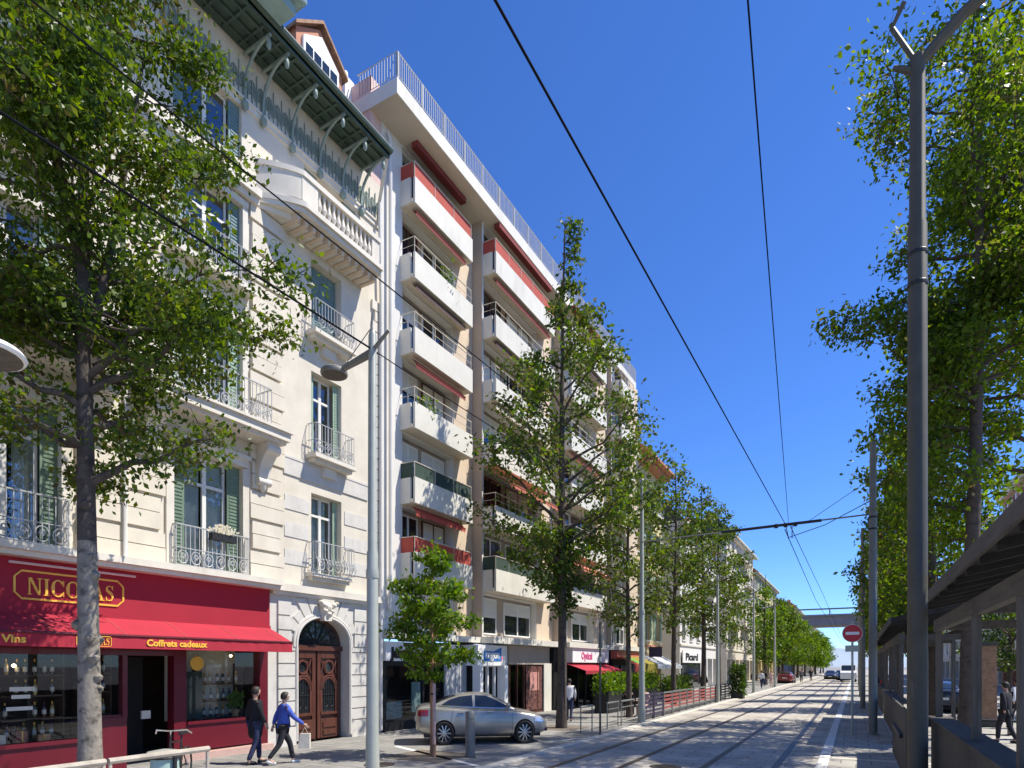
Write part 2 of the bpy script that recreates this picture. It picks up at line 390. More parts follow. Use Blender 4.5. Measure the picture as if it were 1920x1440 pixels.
# ------------------------------------------------------------------ facades
def wall(b, X, s0, s1, z0, z1, holes, depth=.3, mi=0, back=1, side=1, hd=None):
    """street-parallel wall with openings; o=0 on the plane, inward negative"""
    fx = (lambda o: -X+o) if side == 1 else (lambda o: X-o)
    ss = sorted({s0, s1, *[min(max(h[i], s0), s1) for h in holes for i in (0,1)]})
    zs = sorted({z0, z1, *[min(max(h[i], z0), z1) for h in holes for i in (2,3)]})
    for i in range(len(ss)-1):
        for j in range(len(zs)-1):
            sm = (ss[i]+ss[i+1])/2; zm = (zs[j]+zs[j+1])/2
            if any(h[0] < sm < h[1] and h[2] < zm < h[3] for h in holes): continue
            b.quad((fx(0),ss[i],zs[j]),(fx(0),ss[i+1],zs[j]),(fx(0),ss[i+1],zs[j+1]),(fx(0),ss[i],zs[j+1]), mi)
    for h in holes:
        a, c, e, g = h[:4]
        d = h[4] if len(h) > 4 else depth
        bk = h[5] if len(h) > 5 else back
        rv = h[6] if len(h) > 6 else mi
        b.quad((fx(0),a,e),(fx(0),a,g),(fx(-d),a,g),(fx(-d),a,e), rv)
        b.quad((fx(0),c,g),(fx(0),c,e),(fx(-d),c,e),(fx(-d),c,g), rv)
        b.quad((fx(0),a,g),(fx(0),c,g),(fx(-d),c,g),(fx(-d),a,g), rv)
        b.quad((fx(0),c,e),(fx(0),a,e),(fx(-d),a,e),(fx(-d),c,e), rv)
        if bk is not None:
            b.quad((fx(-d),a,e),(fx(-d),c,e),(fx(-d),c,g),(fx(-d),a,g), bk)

def fb(b, X, o0, o1, s0, s1, z0, z1, mi=0):
    b.box(-X+o0, -X+o1, s0, s1, z0, z1, mi)

def window(root, X, s0, s1, z0, z1, rec=.22, leaves=2, transom=.73, curtain=None, shut=None, sw=.3, frame='offwhite', glass='glass', shut_o=-.1):
    if shut:
        for k in (0, 1):
            b = MB()
            a = s0 if k == 0 else s1-sw
            fb(b, X, shut_o-.04, shut_o, a, a+sw, z0, z1)
            for zz in np.arange(z0+.12, z1-.1, .085):
                fb(b, X, shut_o, shut_o+.014, a+.05, a+sw-.05, zz, zz+.045)
            b.build('shutter', m[shut], root)
        s0 += sw; s1 -= sw
    b = MB(); f = .06; o0, o1 = -rec-.05, -rec
    fb(b, X, o0, o1, s0, s0+f, z0, z1); fb(b, X, o0, o1, s1-f, s1, z0, z1)
    fb(b, X, o0, o1, s0+f, s1-f, z1-f, z1); fb(b, X, o0, o1, s0+f, s1-f, z0, z0+f*1.5)
    for k in range(1, leaves):
        c = s0+(s1-s0)*k/leaves; fb(b, X, o0-.003, o1+.012, c-.05, c+.05, z0+f, z1-f)
    if transom:
        t = z0+(z1-z0)*transom; fb(b, X, o0-.002, o1+.006, s0+f, s1-f, t-.035, t+.035)
    wn = b.build('window', m[frame], root)
    b = MB(); o = -rec-.025
    b.quad((-X+o,s0+f,z0+f),(-X+o,s1-f,z0+f),(-X+o,s1-f,z1-f),(-X+o,s0+f,z1-f))
    b.build('pane', m[glass], wn)
    if curtain:
        b = MB(); n = 14; o = -rec-.12
        for (a, c) in curtain:
            pts = []
            for i in range(n+1):
                s = s0+(s1-s0)*(a+(c-a)*i/n); pts.append((-X+o+.03*math.sin(i*2.1), s))
            for i in range(n):
                b.quad((*pts[i], z0+f), (*pts[i+1], z0+f), (*pts[i+1], z1-f), (*pts[i], z1-f))
        b.build('curtain', m['curtain'], wn)
    return wn

def scroll_rail(root, X, s0, s1, z0, z1, o, name='iron_railing', mat='iron_l', r=.011, bulge=.0, sides=True, step=.115, ornate=True):
    """wrought iron balconet: rails, bars, rings and little scrolls"""
    b = MB(); h = z1-z0
    def P(o_, s, z): return (-X+o_, s, z)
    for zz in (z0+.04, z0+h*.45, z1):
        b.tube([P(.02, s0, zz), P(o, s0, zz), P(o, s1, zz), P(.02, s1, zz)] if sides else [P(o,s0,zz),P(o,s1,zz)], r*(1.5 if zz == z1 else 1), 5)
    n = max(2, round((s1-s0)/step))
    for i in range(n+1):
        s = s0+(s1-s0)*i/n
        b.tube([P(o, s, z0), P(o+bulge, s, z0+h*.28), P(o, s, z0+h*.55), P(o, s, z1)], r*.8, 4)
    if sides:
        for s in (s0, s1):
            for k in (.25, .5, .75): b.tube([P(o*k, s, z0), P(o*k, s, z1)], r*.8, 4)
    if ornate:
        n2 = max(2, round((s1-s0)/.3))
        for i in range(n2):
            c = s0+(s1-s0)*(i+.5)/n2; rr = min(.12, (s1-s0)/n2*.42); zc = z0+h*.24
            b.tube([P(o+bulge*.7, c+rr*math.cos(a), zc+rr*1.25*math.sin(a)) for a in np.linspace(0, 2*math.pi, 13)], r, 4)
            for sg in (-1, 1):
                b.tube([P(o+bulge*.7+.005, c+sg*rr*.48*(1-t*.75)*math.cos(t*5), zc+rr*.8*(1-t*.6)*math.sin(t*5)) for t in np.linspace(0, 1.6, 11)], r*.9, 4)
    return b.build(name, m[mat], root)

def text_mesh(txt, size, bold=0., ext=.01, sx=1.):
    c = bpy.data.curves.new('t', 'FONT'); c.body = txt; c.size = size; c.extrude = ext; c.offset = bold; c.resolution_u = 3
    o = bpy.data.objects.new('t', c); COL.objects.link(o)
    dg = bpy.context.evaluated_depsgraph_get(); dg.update()
    me = bpy.data.meshes.new_from_object(o.evaluated_get(dg))
    vs = [(v.co.x*sx, v.co.y, v.co.z) for v in me.vertices]; fs = [tuple(p.vertices) for p in me.polygons]
    bpy.data.objects.remove(o); bpy.data.curves.remove(c); bpy.data.meshes.remove(me)
    return vs, fs
def add_text(b, txt, size, xf, bold=0., ext=.01, sx=1., mi=0, width=None):
    vs, fs = text_mesh(txt, size, bold, ext, sx)
    if width:
        x0 = min(v[0] for v in vs); x1 = max(v[0] for v in vs); k = width/(x1-x0)
        vs = [((v[0]-x0)*k, v[1], v[2]) for v in vs]
    n = len(b.v); b.v += [xf(*v) for v in vs]
    for f in fs: b.f.append(tuple(n+i for i in f)); b.m.append(mi)
def on_left(X, s, z): return lambda x, y, zz: (-X+zz, s+x, z+y)

# serif capitals as thick/thin strokes, unit height, (outline polygons)
def serif_letter(ch):
    P = []
    def rect(x0,y0,x1,y1): P.append([(x0,y0),(x1,y0),(x1,y1),(x0,y1)])
    def ring(cx, cy, rx, ry, t_thick, t_thin, a0=0, a1=2*math.pi, n=28):
        for i in range(n):
            p = []
            for a in (a0+(a1-a0)*i/n, a0+(a1-a0)*(i+1)/n):
                t = t_thin+(t_thick-t_thin)*abs(math.cos(a))**1.6
                p.append(((cx+rx*math.cos(a), cy+ry*math.sin(a)), (cx+(rx-t)*math.cos(a), cy+(ry-t_thin*1.1)*math.sin(a))))
            P.append([p[0][0], p[1][0], p[1][1], p[0][1]])
    if ch == 'N':
        rect(.08,.04,.17,.98); rect(.71,.0,.80,.96); P.append([(.06,1),(.26,1),(.80,0),(.66,0)]); rect(0,0,.27,.05); rect(.61,.95,.9,1); return P, .95
    if ch == 'I':
        rect(.1,.04,.27,.96); rect(0,0,.37,.05); rect(0,.95,.37,1); return P, .42
    if ch == 'C':
        ring(.45,.5,.45,.52,.23,.075, R(38), R(322)); rect(.77,.64,.84,.98); rect(.77,.04,.83,.3); return P, .92
    if ch == 'O':
        ring(.47,.5,.47,.52,.23,.075); return P, 1.0
    if ch == 'L':
        rect(.1,.04,.27,.96); rect(0,.95,.39,1); rect(0,0,.62,.05); P.append([(.56,.05),(.62,.05),(.64,.3),(.6,.3)]); return P, .68
    if ch == 'A':
        P.append([(.38,1),(.46,1),(.80,.0),(.60,.0)]); P.append([(.38,1),(.42,1),(.16,.0),(.09,.0)]); rect(.2,.3,.62,.35); rect(0,0,.27,.05); rect(.52,0,.9,.05); return P, .92
    if ch == 'S':
        sp = [(.52,.80),(.44,.94),(.28,.975),(.12,.9),(.08,.76),(.16,.64),(.32,.55),(.48,.44),(.53,.28),(.45,.1),(.28,.025),(.12,.07),(.04,.22)]
        tw = [.03,.04,.05,.08,.13,.17,.19,.17,.13,.08,.05,.04,.03]
        for i in range(len(sp)-1):
            d = Vector((sp[i+1][0]-sp[i][0], sp[i+1][1]-sp[i][1])).normalized(); nn = Vector((-d.y, d.x))
            a, c = Vector(sp[i]), Vector(sp[i+1]); e = d*.012
            P.append([tuple(a-e+nn*tw[i]/2), tuple(c+e+nn*tw[i+1]/2), tuple(c+e-nn*tw[i+1]/2), tuple(a-e-nn*tw[i]/2)])
        rect(.50,.72,.55,1); rect(.02,0,.07,.28); return P, .64
    return P, .4
def serif_word(b, word, s0, s1, z0, z1, X, o, ext=.02):
    tot = sum(serif_letter(c)[1]+.06 for c in word)-.06; k = (s1-s0)/tot; h = z1-z0; x = 0
    for c in word:
        P, wd = serif_letter(c)
        for i, poly in enumerate(P):
            e = ext+.0006*(i % 5)
            b.prism([(-X+o, s0+(x+p[0])*k, z0+p[1]*h) for p in poly], (e, 0, 0))
        x += wd+.06
def cham_frame(b, X, o, s0, s1, z0, z1, c, t, ext=.02):
    def ol(d): return [(s0+c, z0+d), (s1-c, z0+d), (s1-d, z0+c), (s1-d, z1-c), (s1-c, z1-d), (s0+c, z1-d), (s0+d, z1-c), (s0+d, z0+c)]
    A, B = ol(0), ol(t)
    for i in range(8):
        j = (i+1) % 8
        b.prism([(-X+o, *A[i]), (-X+o, *A[j]), (-X+o, *B[j]), (-X+o, *B[i])], (ext, 0, 0))

# ------------------------------------------------------------------ building with the wine shop (stone facade)
X1 = 13.6
B1 = thing('stone_apartment_building', 'cream stone apartment building with green shutters above the crimson wine shop', 'building', (-X1, 7.5, 0))
A_, B_, C_ = (4.45, 6.15), (8.42, 10.22), (12.5, 13.68)
AX = (.6, 2.3)
holes = []
for (a, c) in (AX, A_, B_):
    holes += [(a, c, 4.5, 7.2, .8), (a, c, 8.3, 10.85, .8), (a, c, 11.75, 13.85, .8), (a, c, 15.0, 16.4, .6)]
holes += [(*C_, 4.85, 7.15, .8), (*C_, 8.2, 10.65, .8), (*C_, 11.7, 13.85, .8), (12.25, 14.3, 14.6, 16.35, .6)]
holes += [(11.95, 13.98, 0, 3.62, .42)]
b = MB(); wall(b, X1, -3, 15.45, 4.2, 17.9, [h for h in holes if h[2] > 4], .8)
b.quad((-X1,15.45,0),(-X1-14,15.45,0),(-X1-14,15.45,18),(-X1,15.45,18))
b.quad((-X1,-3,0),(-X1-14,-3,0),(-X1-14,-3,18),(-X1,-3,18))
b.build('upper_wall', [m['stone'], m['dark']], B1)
b = MB(); wall(b, X1, 10.98, 15.45, 0, 4.2, [holes[-1]], .42)
# arch spandrels
cx, rx, zb, rz = 12.965, 1.015, 2.72, .88
arc = [(cx+rx*math.cos(a), zb+rz*math.sin(a)**.8) for a in np.linspace(0, math.pi, 25)]
for i in range(24):
    b.prism([(-X1, *arc[i]), (-X1, arc[i][0], 3.62), (-X1, arc[i+1][0], 3.62), (-X1, *arc[i+1])], (-.40, 0, 0))
b.build('ground_floor_wall', [m['ground_stone'], m['dark']], B1)
# channelled courses on the ground floor piers + voussoirs
for (a, c, a2, c2) in ((11.32, 11.9, 11.32, 11.75), (14.05, 15.3, 14.2, 15.3)):
    b = MB(); z = .55
    while z < 2.7: fb(b, X1, 0, .05, a, c, z, min(z+.31, 2.74)); z += .345
    for q in range(3): fb(b, X1, 0, .05, a2, c2, 2.79+q*.4, 2.79+q*.4+.36)
    fb(b, X1, 0, .08, a, c, 0, .5); b.build('rusticated_blocks', m['ground_stone'], B1)
b = MB()
for k in range(9):
    a0 = R(18+16*k+1.2); a1 = R(18+16*(k+1)-1.2)
    if k == 4: continue
    def pr(a, q): return (-X1, cx+(rx+.03+q)*math.cos(a), min(4.12, zb+(rz+.03+q*1.15)*max(0, math.sin(a))**.8))
    b.prism([pr(a0, 0), pr(a0, .62 if 1 < k < 7 else .34), pr(a1, .62 if 1 < k < 7 else .34), pr(a1, 0)], (.045, 0, 0))
b.build('voussoirs', m['ground_stone'], B1)
b = MB()   # moulded arch rim
for (rr, oo) in ((.02, .05), (.1, .03)):
    b.tube([(-X1+oo, cx+(rx+rr)*math.cos(a), zb+(rz+rr)*math.sin(a)**.8) for a in np.linspace(0, math.pi, 25)], .05, 6)
b.tube([(-X1+.05, cx-rx-.02, .1), (-X1+.05, cx-rx-.02, zb)], .05, 6); b.tube([(-X1+.05, cx+rx+.02, .1), (-X1+.05, cx+rx+.02, zb)], .05, 6)
b.build('arch_moulding', m['ground_stone'], B1, True)
b = MB()   # carved keystone
b.prism([(-X1, cx-.14, 3.5), (-X1, cx+.14, 3.5), (-X1, cx+.24, 4.12), (-X1, cx-.24, 4.12)], (.2, 0, 0))
for (s, z, r) in ((0,3.9,.13),(-.2,3.96,.09),(.2,3.96,.09),(0,3.7,.09),(-.12,3.78,.07),(.12,3.78,.07),(-.3,4.02,.06),(.3,4.02,.06)):
    b.lathe((-X1+.2, cx+s, z), [(.01,-.1),(r*.7,-.07),(r,0),(r*.7,.07),(.01,.1)], 9, 'x')
b.build('carved_keystone', m['stone2'], B1, True)
# carriage door
b = MB(); do = -.34
b.box(-X1+do-.06, -X1+do, 11.95, 13.98, 0, 3.6)
dr = b.build('carriage_door', m['wood_door'], B1)
for side in (-1, 1):
    c0 = cx+side*.5
    b = MB(); o = do
    fb(b, X1, o, o+.05, c0-.46, c0-.34, .05, 2.62); fb(b, X1, o, o+.05, c0+.34, c0+.46, .05, 2.62)
    fb(b, X1, o, o+.06, c0-.34, c0+.34, .05, .62); fb(b, X1, o, o+.05, c0-.34, c0+.34, 2.42, 2.62); fb(b, X1, o+.06, o+.09, c0-.26, c0+.26, .14, .28); fb(b, X1, o+.06, o+.09, c0-.26, c0+.26, .36, .52)
    fb(b, X1, o, o+.07, c0-.34, c0+.34, .74, .82)
    for q in range(2):
        b.tube([(-X1+o+.03, c0+(.33-.07*q)*math.cos(a), 1.5+(.40-.07*q)*math.sin(a)) for a in np.linspace(0, math.pi, 15)], .04, 6)
    for sg in (-1, 1): fb(b, X1, o, o+.045, c0+sg*.30-.04, c0+sg*.30+.04, .82, 1.5)
    b.tube([(-X1+o+.03, c0+.17*math.cos(a), 2.15+.19*math.sin(a)) for a in np.linspace(0, 2*math.pi, 17)], .04, 6)
    for sg in (-1, 1): b.tube([(-X1+o+.02, c0+sg*.3, 2.38), (-X1+o+.03, c0+sg*.24, 2.2), (-X1+o+.02, c0+sg*.3, 1.98)], .035, 5)
    lf = b.build('door_leaf', m['wood_door'], dr)
    b = MB()
    b.lathe((-X1+o+.008, c0, 2.15), [(.15,-.004),(.15,.004)], 18, 'x')
    b.ngon([(-X1+o+.006, c0-.26, .82), (-X1+o+.006, c0+.26, .82)]+[(-X1+o+.006, c0+.26*math.cos(a), 1.5+.33*math.sin(a)) for a in np.linspace(0, math.pi, 13)])
    b.build('door_glass', m['darkglass'], dr)
    b = MB()
    for k in range(-2, 3): b.tube([(-X1+o+.025, c0+k*.09, .84), (-X1+o+.025, c0+k*.09, 1.5+.3*math.cos(k*.5))], .009, 4)
    b.tube([(-X1+o+.025, c0-.25, 1.33), (-X1+o+.025, c0+.25, 1.33)], .012, 4)
    for k in (-1, 1): b.tube([(-X1+o+.025, c0+k*.11+.09*math.cos(a), 1.08+.12*math.sin(a)) for a in np.linspace(0, 2*math.pi, 11)], .009, 4)
    b.build('door_grille', m['iron'], dr)
b = MB(); fb(b, X1, do, do+.1, 11.96, 13.97, 2.64, 2.78); b.build('transom_bar', m['wood_door'], dr)
b = MB(); b.ngon([(-X1+do+.004, cx+.94*math.cos(a), 2.8+.72*math.sin(a)) for a in np.linspace(0, math.pi, 19)]); b.build('fanlight', m['darkglass'], dr)
b = MB()
for k in range(1, 8):
    a = math.pi*k/8; b.tube([(-X1+do+.02, cx+.15*math.cos(a), 2.8+.1*math.sin(a)), (-X1+do+.02, cx+.92*math.cos(a), 2.8+.7*math.sin(a))], .012, 4)
b.build('fanlight_grille', m['iron'], dr)

# string courses and cornices
b = MB()
fb(b, X1, 0, .52, -3, 11.1, 4.30, 4.44); fb(b, X1, 0, .42, -3, 11.1, 4.20, 4.298); fb(b, X1, 0, .2, 11.1, 15.42, 4.22, 4.42); fb(b, X1, 0, .12, 11.1, 15.42, 4.12, 4.218)
b.build('shop_cornice', m['stone2'], B1)
b = MB(); fb(b, X1, 0, .035, 11.52, 14.8, 7.45, 7.9); fb(b, X1, 0, .05, 11.52, 14.8, 7.9, 7.97)
for z in (5.0, 5.75, 6.5): 
    fb(b, X1, 0, .02, 11.55, 12.4, z, z+.4); fb(b, X1, 0, .02, 13.8, 14.78, z, z+.4)
b.build('string_course', m['ground_stone'], B1)
# rusticated piers
for (a, c, zz0, zz1) in ((6.42, 8.2, 4.46, 14.0), (10.42, 11.5, 4.46, 14.0), (2.55, 4.3, 4.46, 14.0)):
    b = MB(); z = zz0; k = 0
    while z < zz1-.3:
        h = .385
        if True:
            d = .095 if k % 2 == 0 else .08; q = 0 if k % 4 < 2 else .1
            fb(b, X1, 0, d, a+q*.6, c-q, z, z+h-(.075 if k % 2 else .022))
        z += h; k += 1
    b.build('rusticated_pier', m['stone'], B1)
# quoins down the right corner
b = MB(); z = 4.5; k = 0
while z < 14.0:
    q = .42 if k % 2 else .3
    fb(b, X1, 0, .07, 15.4-q, 15.42, z, z+.3); z += .34; k += 1
b.build('quoins', m['stone2'], B1)
# stone balconies with scrolled corbels (second floor)
def corbel(s, w_, zt, h, p):
    b = MB(); pts = []
    for t in np.linspace(0, 1, 15):
        o = p*(1-t)**.75 if t < .55 else p*(1-.55)**.75*(1-(t-.55)/.45*.75)
        o += .05*math.sin(t*9)
        pts.append((max(.03, o), zt-t*h))
    prof = [(0, zt)]+pts+[(0, zt-h)]
    b.prism([(-X1+o, s-w_/2, z) for (o, z) in prof], (0, w_, 0))
    b.lathe((-X1+p*.86, s, zt-.16), [(.13,-w_/2-.02),(.13,w_/2+.02)], 12, 'y')
    b.lathe((-X1+p*.3, s, zt-h+.1), [(.1,-w_/2-.015),(.1,w_/2+.015)], 12, 'y')
    b.lathe((-X1+p*.24, s, zt-h-.05), [(.02,-.12),(.08,-.03),(.1,.05),(.06,.12)], 8)
    return b.build('corbel', m['stone2'], B1, True)
for s in (3.0, 6.75, 7.85, 10.75): corbel(s, .36, 7.92, 1.05, .55)
for (a, c) in ((2.6, 7.1), (7.5, 11.1)):
    b = MB(); fb(b, X1, 0, .78, a, c, 8.0, 8.2); fb(b, X1, 0, .68, a+.06, c-.06, 7.92, 7.998); fb(b, X1, 0, .85, a-.05, c+.05, 8.2, 8.26)
    b.build('balcony_slab', m['stone2'], B1)
    scroll_rail(B1, X1, a+.5, c-.5, 8.26, 9.2, .66, 'balcony_railing', 'iron_l', .013)
for (a, c) in (A_, B_):      # lintel mouldings with a carved cartouche
    b = MB(); fb(b, X1, 0, .12, a-.1, c+.1, 7.22, 7.4); fb(b, X1, 0, .2, a-.15, c+.15, 7.4, 7.5)
    fb(b, X1, 0, .06, a-.18, a, 4.5, 7.2); fb(b, X1, 0, .06, c, c+.18, 4.5, 7.2)
    b.lathe((-X1+.17, (a+c)/2, 7.5), [(.02,-.12),(.16,-.08),(.2,0),(.12,.08),(.02,.11)], 10, 'x')
    b.build('window_surround', m['stone2'], B1)
    for zf in (8.3, 11.75):
        b = MB(); t = zf+(2.55 if zf < 9 else 2.1)
        fb(b, X1, 0, .08, a-.15, c+.15, t, t+.16); fb(b, X1, 0, .05, a-.15, a, zf, t); fb(b, X1, 0, .05, c, c+.15, zf, t)
        if zf > 9: fb(b, X1, 0, .35, a-.2, c+.2, zf-.16, zf-.01)
        b.build('window_surround', m['stone2'], B1)
for (a, c) in (A_, B_):
    window(B1, X1, a, c, 4.5, 7.2, .2, 2, .76, [(0,.34),(.66,1)] if a < 6 else [(0,.46),(.6,1)], 'shutter', .34 if a > 6 else .3)
    scroll_rail(B1, X1, a-.04, c+.06, 4.46, 5.42, .2, 'iron_railing', 'iron_l', .012)
    window(B1, X1, a, c, 8.3, 10.85, .2, 2, .75, [(0,.3),(.75,1)], 'shutter_l', .3)
    window(B1, X1, a, c, 11.75, 13.85, .2, 2, .72, [(0,.25)], 'shutter_b', .3)
    scroll_rail(B1, X1, a, c, 11.76, 12.6, .28, 'iron_railing', 'iron_l', .012)
    window(B1, X1, a, c, 15.0, 16.4, .2, 2, None, None, 'shutter_b', .3)
window(B1, X1, *C_, 4.85, 7.15, .3, 2, .76, [(.1,.9)], 'shutter_l', .16, shut_o=-.2)
window(B1, X1, *C_, 8.2, 10.65, .3, 2, .74, [(0,.2)], 'shutter_l', .2, shut_o=-.14)
b = MB()        # closed blue-green louvred shutters on the third floor
for q in range(4):
    a = C_[0]+.02+q*.287
    fb(b, X1, -.3, -.26, a, a+.275, 11.72, 13.83); fb(b, X1, -.26, -.24, a, a+.035, 11.72, 13.83); fb(b, X1, -.26, -.24, a+.24, a+.275, 11.72, 13.83)
    for zz in np.arange(11.85, 13.75, .075): fb(b, X1, -.26, -.247, a+.036, a+.239, zz, zz+.042)
b.build('closed_shutters', m['shutter_b'], B1)
for (zf, h, bul) in ((4.85, .85, .1), (8.2, .85, .0), (11.7, .85, .12)):
    scroll_rail(B1, X1, C_[0]-.16, C_[1]+.16, zf, zf+h, .36, 'iron_railing', 'iron_l', .011, bul)
    b = MB(); fb(b, X1, 0, .42 if zf > 5 else .3, C_[0]-.22, C_[1]+.22, zf-.12, zf-.01); fb(b, X1, 0, .3 if zf > 5 else .2, C_[0]-.14, C_[1]+.14, zf-.22, zf-.122)
    if zf > 8: fb(b, X1, 0, .14, cx-.12, cx+.38, zf-.5, zf-.222)
    b.build('window_sill', m['stone2'], B1)
# stone balustrade balcony (fourth floor)
b = MB(); sL = 11.55
def curve_prism(o_out, z0, z1, s_end=14.55, mi=0):
    pts = [(-X1, s_end), (-X1+o_out, s_end), (-X1+o_out, sL)]
    for t in np.linspace(0, 1, 19)[1:]:
        pts.append((-X1+o_out*(1-t**1.6)*1.0+.0, sL-.2*math.sin(t*math.pi/2)-.75*t**1.4))
    b.prism([(p[0], p[1], z0) for p in pts], (0, 0, z1-z0), mi)
curve_prism(.90, 14.36, 14.5); curve_prism(.82, 14.24, 14.358); curve_prism(.5, 14.1, 14.238)
b.build('balustrade_slab', m['stone2'], B1)
b = MB()
for k in range(12):
    s = 11.4+k*.27; fb(b, X1, .06, .68, s, s+.1, 14.05, 14.237)
b.build('modillions', m['peach'], B1)
b = MB(); curve_prism(.80, 15.24, 15.38); curve_prism(.74, 14.502, 14.6)
b.box(-X1+.6, -X1+.76, 14.2, 14.52, 14.6, 15.24); b.box(-X1+.6, -X1+.76, 11.5, 12.05, 14.6, 15.24)
pts = [(.76, sL)]+[(.76*(1-t**1.6), sL-.2*math.sin(t*math.pi/2)-.7*t**1.4) for t in np.linspace(0, 1, 19)[1:]]
for i in range(len(pts)-1):
    p, q = pts[i], pts[i+1]
    b.prism([(-X1+p[0], p[1], 14.6), (-X1+q[0], q[1], 14.6), (-X1+q[0], q[1]+.14, 14.6), (-X1+max(0, p[0]-.14), p[1]+.02, 14.6)], (0, 0, .64))
n = 12
for k in range(n):
    s = 12.16+(14.14-12.16)*k/(n-1)
    b.lathe((-X1+.68, s, 14.6), [(.06,0),(.06,.05),(.035,.09),(.075,.22),(.06,.32),(.03,.44),(.05,.56),(.05,.64)], 8)
b.box(-X1+.05, -X1+.6, 14.42, 14.52, 14.6, 15.24)
b.build('balustrade', m['stone2'], B1)
b = MB(); fb(b, X1, 0, .3, -3, 10.6, 14.2, 14.4); fb(b, X1, 0, .2, -3, 10.6, 14.05, 14.198); b.build('upper_cornice', m['stone2'], B1)
# fourth floor window with green shutters behind the balustrade
b = MB(); fb(b, X1, -.28, -.2, 12.27, 14.28, 14.6, 14.7); b.build('window_sill', m['stone2'], B1)
window(B1, X1, 12.25, 14.3, 14.6, 16.35, .18, 2, .7, [(0,.25)], 'sage', .5, shut_o=-.06)
# frieze with painted palmettes, brackets and broad eaves
b = MB(); fb(b, X1, 0, .05, 10.3, 15.4, 16.42, 16.56); fb(b, X1, 0, .09, -3, 15.42, 16.56, 16.62); b.build('frieze_band', m['stone2'], B1)
b = MB()
for k in range(50):
    s = 2.3+k*.265
    for q in (0, .05): b.tube([(-X1+.025, s+(.1-q)*math.cos(a), 16.98+(.3-q*2)*math.sin(a)*(1 if a < math.pi else .7)) for a in np.linspace(-.6, math.pi+.6, 9)], .014, 4)
    b.tube([(-X1+.025, s, 16.7), (-X1+.025, s, 17.25)], .02, 4); b.tube([(-X1+.025, s+.132, 16.65), (-X1+.025, s+.132, 17.5)], .016, 4)
b.build('frieze_ornament', m['sage'], B1)
b = MB()
fb(b, X1, -.3, 1.1, -3, 14.62, 17.86, 17.95)
for o in (.22, .52, .82): fb(b, X1, o, o+.06, -3, 14.6, 17.79, 17.858)
for k in range(36): fb(b, X1, .1, 1.05, -2.9+k*.48, -2.84+k*.48, 17.80, 17.856)
b.build('eaves', m['green_paint'], B1)
b = MB(); b.tube([(-X1+1.14, -3, 18.0), (-X1+1.14, 14.62, 18.0)], .1, 8); fb(b, X1, 1.04, 1.1, -3, 14.62, 17.8, 18.05); b.build('gutter', m['green_paint'], B1)
for s in (3.2, 6.2, 8.2, 10.25, 10.8, 11.75, 12.75, 13.65, 14.45):
    b = MB()
    b.tube([(-X1+.06, s, 16.45), (-X1+.08, s, 16.75)]+[(-X1+.08+.9*(1-math.cos(a)), s, 16.75+.98*math.sin(a)) for a in np.linspace(.1, math.pi/2, 9)], .04, 4)
    b.tube([(-X1+.06, s, 17.72), (-X1+1.05, s, 17.72)], .04, 4)
    b.lathe((-X1+.98, s, 17.5), [(.02,-.12),(.055,-.07),(.06,.05),(.035,.15)], 8)
    b.lathe((-X1+.1, s, 16.4), [(.02,-.14),(.09,-.05),(.08,.08)], 8)
    b.build('eaves_bracket', m['sage'], B1, True)
# projecting teal zinc canopy over the left bay
b = MB()
for (o1, z0, z1, s1) in ((1.75, 17.96, 18.2, 10.4), (1.9, 18.2, 18.32, 10.5), (1.5, 18.32, 18.75, 10.3)): fb(b, X1, -.2, o1, 6.2, s1, z0, z1)
b.tube([(-X1+1.92, 6.2, 18.28), (-X1+1.92, 10.52, 18.28), (-X1, 10.52, 18.28)], .08, 8)
b.build('zinc_canopy', m['teal_metal'], B1)
# mansard roof, dormer, chimneys
b = MB()
b.prism([(-X1+1.0, -3, 18.0), (-X1-.5, -3, 19.0), (-X1-1.6, -3, 20.3), (-X1-14, -3, 21.2), (-X1-14, -3, 18.0)], (0, 17.55, 0))
b.build('roof', m['slate'], B1)
dm = MB(); fb(dm, X1, -2.4, -.05, 12.0, 13.75, 18.2, 20.1)
dm.prism([(-X1-2.4, 12.0, 20.1), (-X1-2.4, 12.875, 20.75), (-X1-2.4, 13.75, 20.1)], (2.35, 0, 0))
dmo = dm.build('dormer', m['orange'], B1)
b = MB()
for sg, (a, c) in ((-1, (11.88, 12.875)), (1, (12.875, 13.87))):
    za, zc = (20.0, 20.86) if sg < 0 else (20.86, 20.0)
    b.prism([(-X1-2.5, a, za), (-X1-2.5, c, zc), (-X1-2.5, c, zc+.1), (-X1-2.5, a, za+.1)], (2.6, 0, 0))
b.build('dormer_roof', m['bark_b'], dmo)
b = MB(); fb(b, X1, -.05, .03, 12.2, 13.55, 18.4, 20.0); b.ngon([(-X1+.03, 12.2, 20.0), (-X1+.03, 13.55, 20.0), (-X1+.03, 12.875, 20.5)]); b.build('dormer_front', m['white'], dmo)
b = MB()
for q in range(4): fb(b, X1, .03, .05, 12.28+q*.31, 12.53+q*.31, 18.9, 19.85)
b.build('dormer_window', m['darkglass'], dmo)
for (s, z, o, mt, h) in ((14.5, 20.4, -1.9, 'orange', 1.0), (14.9, 20.2, -1.2, 'white', 1.2), (9.0, 20.5, -3, 'pinkwall', 1.4)):
    b = MB(); fb(b, X1, o-.35, o+.35, s-.2, s+.2, z-1.5, z+h)
    for q in (-.15, .15): b.lathe((-X1+o+q, s, z+h), [(.1,0),(.09,.3)], 8)
    b.build('chimney', m[mt], B1)
